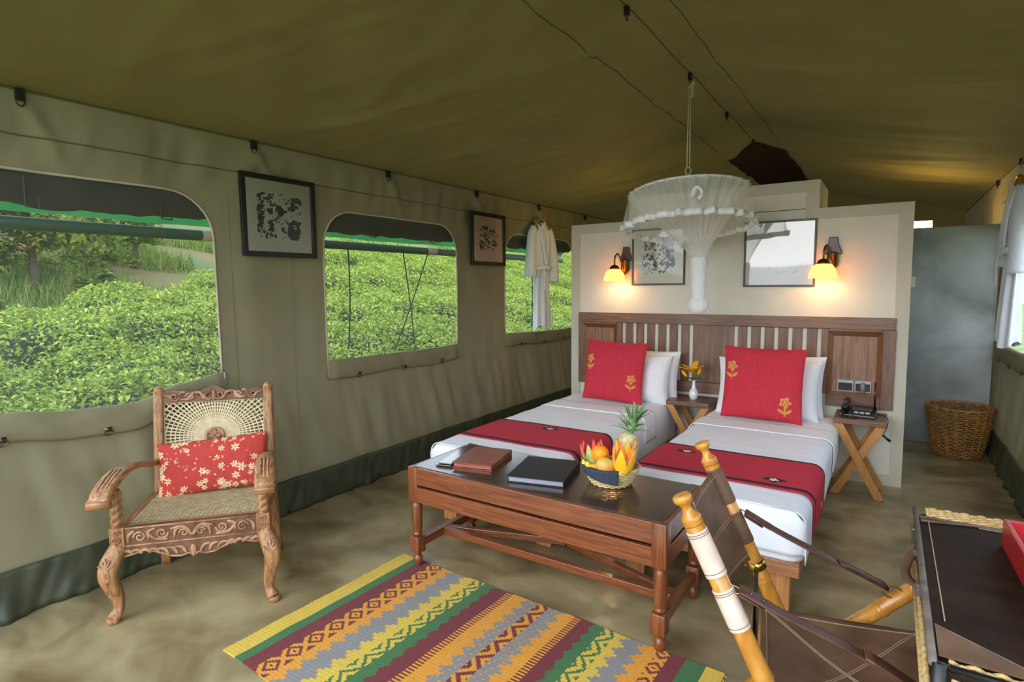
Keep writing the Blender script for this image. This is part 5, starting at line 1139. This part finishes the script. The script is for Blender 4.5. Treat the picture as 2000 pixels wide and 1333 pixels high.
for sy, dp in ((1, .062), (-1, .13)):
    yb_ = sy*(hy-(.088 if sy > 0 else .036)); mb = MB(); v = [(-hx+.014, yb_, 0), (-hx+.15 if sy > 0 else -hx+.20, yb_, 0), (-hx+.014, yb_-sy*(.035 if sy > 0 else .12), 0)]
    z0 = H_-.0045; mb.add([(x, y, z0) for x, y, _ in v]+[(x, y, z0+.004) for x, y, _ in v], [(0, 1, 2), (5, 4, 3), (0, 3, 4, 1), (1, 4, 5, 2), (2, 5, 3, 0)]); o = mb.build('corner_patch', M_hide, t)
    m2 = MB(); m2.sweep([(v[1][0], v[1][1], z0+.005), (v[2][0], v[2][1], z0+.005)], .005 if sy > 0 else .0015, .002, 6); m2.build('patch_stitching', M_trim, o)
mb = MB(); mb.sweep([(-hx+.034, -hy+.19, H_-.003), (-hx+.034, hy-.1, H_-.003)], .0016, seg=5); mb.sweep([(-hx+.16, hy-.094, H_-.003), (hx-.02, hy-.094, H_-.003)], .0014, seg=5); mb.build('stitching', M_stitch, t, kind='stuff')
hyc = .07
mb = MB(); mb.sweep(crom([(-hx-.0, hyc+.11, H_-.045), (-hx-.018, hyc+.085, H_-.05), (-hx-.03, hyc, H_-.06), (-hx-.018, hyc-.085, H_-.05), (-hx-.0, hyc-.11, H_-.045)], 6), .005, .013, 8, up=(1, 0, 0)); mb.build('handle', M_hide, t, True)
for dy in (-.115, .115): MB().box(-hx-.010, -hx+.004, hyc+dy-.018, hyc+dy+.018, H_-.062, H_-.03).build('handle_mount', M_trim, t, bevel=.003)
MB().box(-hx-.012, -hx+.006, hyc+.20, hyc+.245, H_-.05, H_-.004).build('clasp', M_ring, t, bevel=.003)
t = thing('luggage_stand', 'low wooden luggage stand carrying the dark suitcase', 'luggage stand', ((SX0+SX1)/2+.03, (SY0+SY1)/2, 0))
for sx in (-1, 1):
    MB().box(sx*.21-.02, sx*.21+.02, -.42, .42, .525, .565).build('rail', TW[1], t, bevel=.004)
    for sy in (-1, 1): MB().box(sx*.21-.02, sx*.21+.02, sy*.36-.02, sy*.36+.02, 0, .525).build('leg', TW[2], t, bevel=.003)
for sy in (-1, 1): MB().box(-.19, .19, sy*.36-.012, sy*.36+.012, .12, .16).build('stretcher', TW[0], t, bevel=.003)
# red open box
M_redb = mat('red_painted_wood', lin(168, 30, 34), .4, col2=lin(192, 42, 44), scale=10, coat=.2); M_redi = mat('red_box_inside', lin(150, 24, 28), .6)
t = thing('red_box', 'open red wooden box with a string handle on the suitcase', 'box', (.303, 2.085, SZ1-.003), .03)  # local origin at its far left corner
bw, bd, bh, bt = .30, .46, .078, .012
for nm, a in (('side_board', (0, bt, -bd, 0)), ('side_board', (bw-bt, bw, -bd, 0)), ('end_board', (bt, bw-bt, -bt, 0)), ('end_board', (bt, bw-bt, -bd, -bd+bt))): MB().box(a[0], a[1], a[2], a[3], 0, bh).build(nm, M_redb, t, bevel=.002)
MB().box(bt, bw-bt, -bd+bt, -bt, .0, .008).build('bottom_board', M_redi, t)
MB().box(bw*.35, bw-bt, -bd+bt, -bt, .04, .05).build('inner_tray', M_redb, t, bevel=.002)
mb = MB(); mb.sweep(crom([(.062, -.001, bh-.02), (.055, -.03, bh+.012), (.05, -.05, bh-.02), (.07, -.06, .03), (.085, -.03, .05)], 6), .0022, seg=6); mb.build('string_handle', M_cord, t, True)
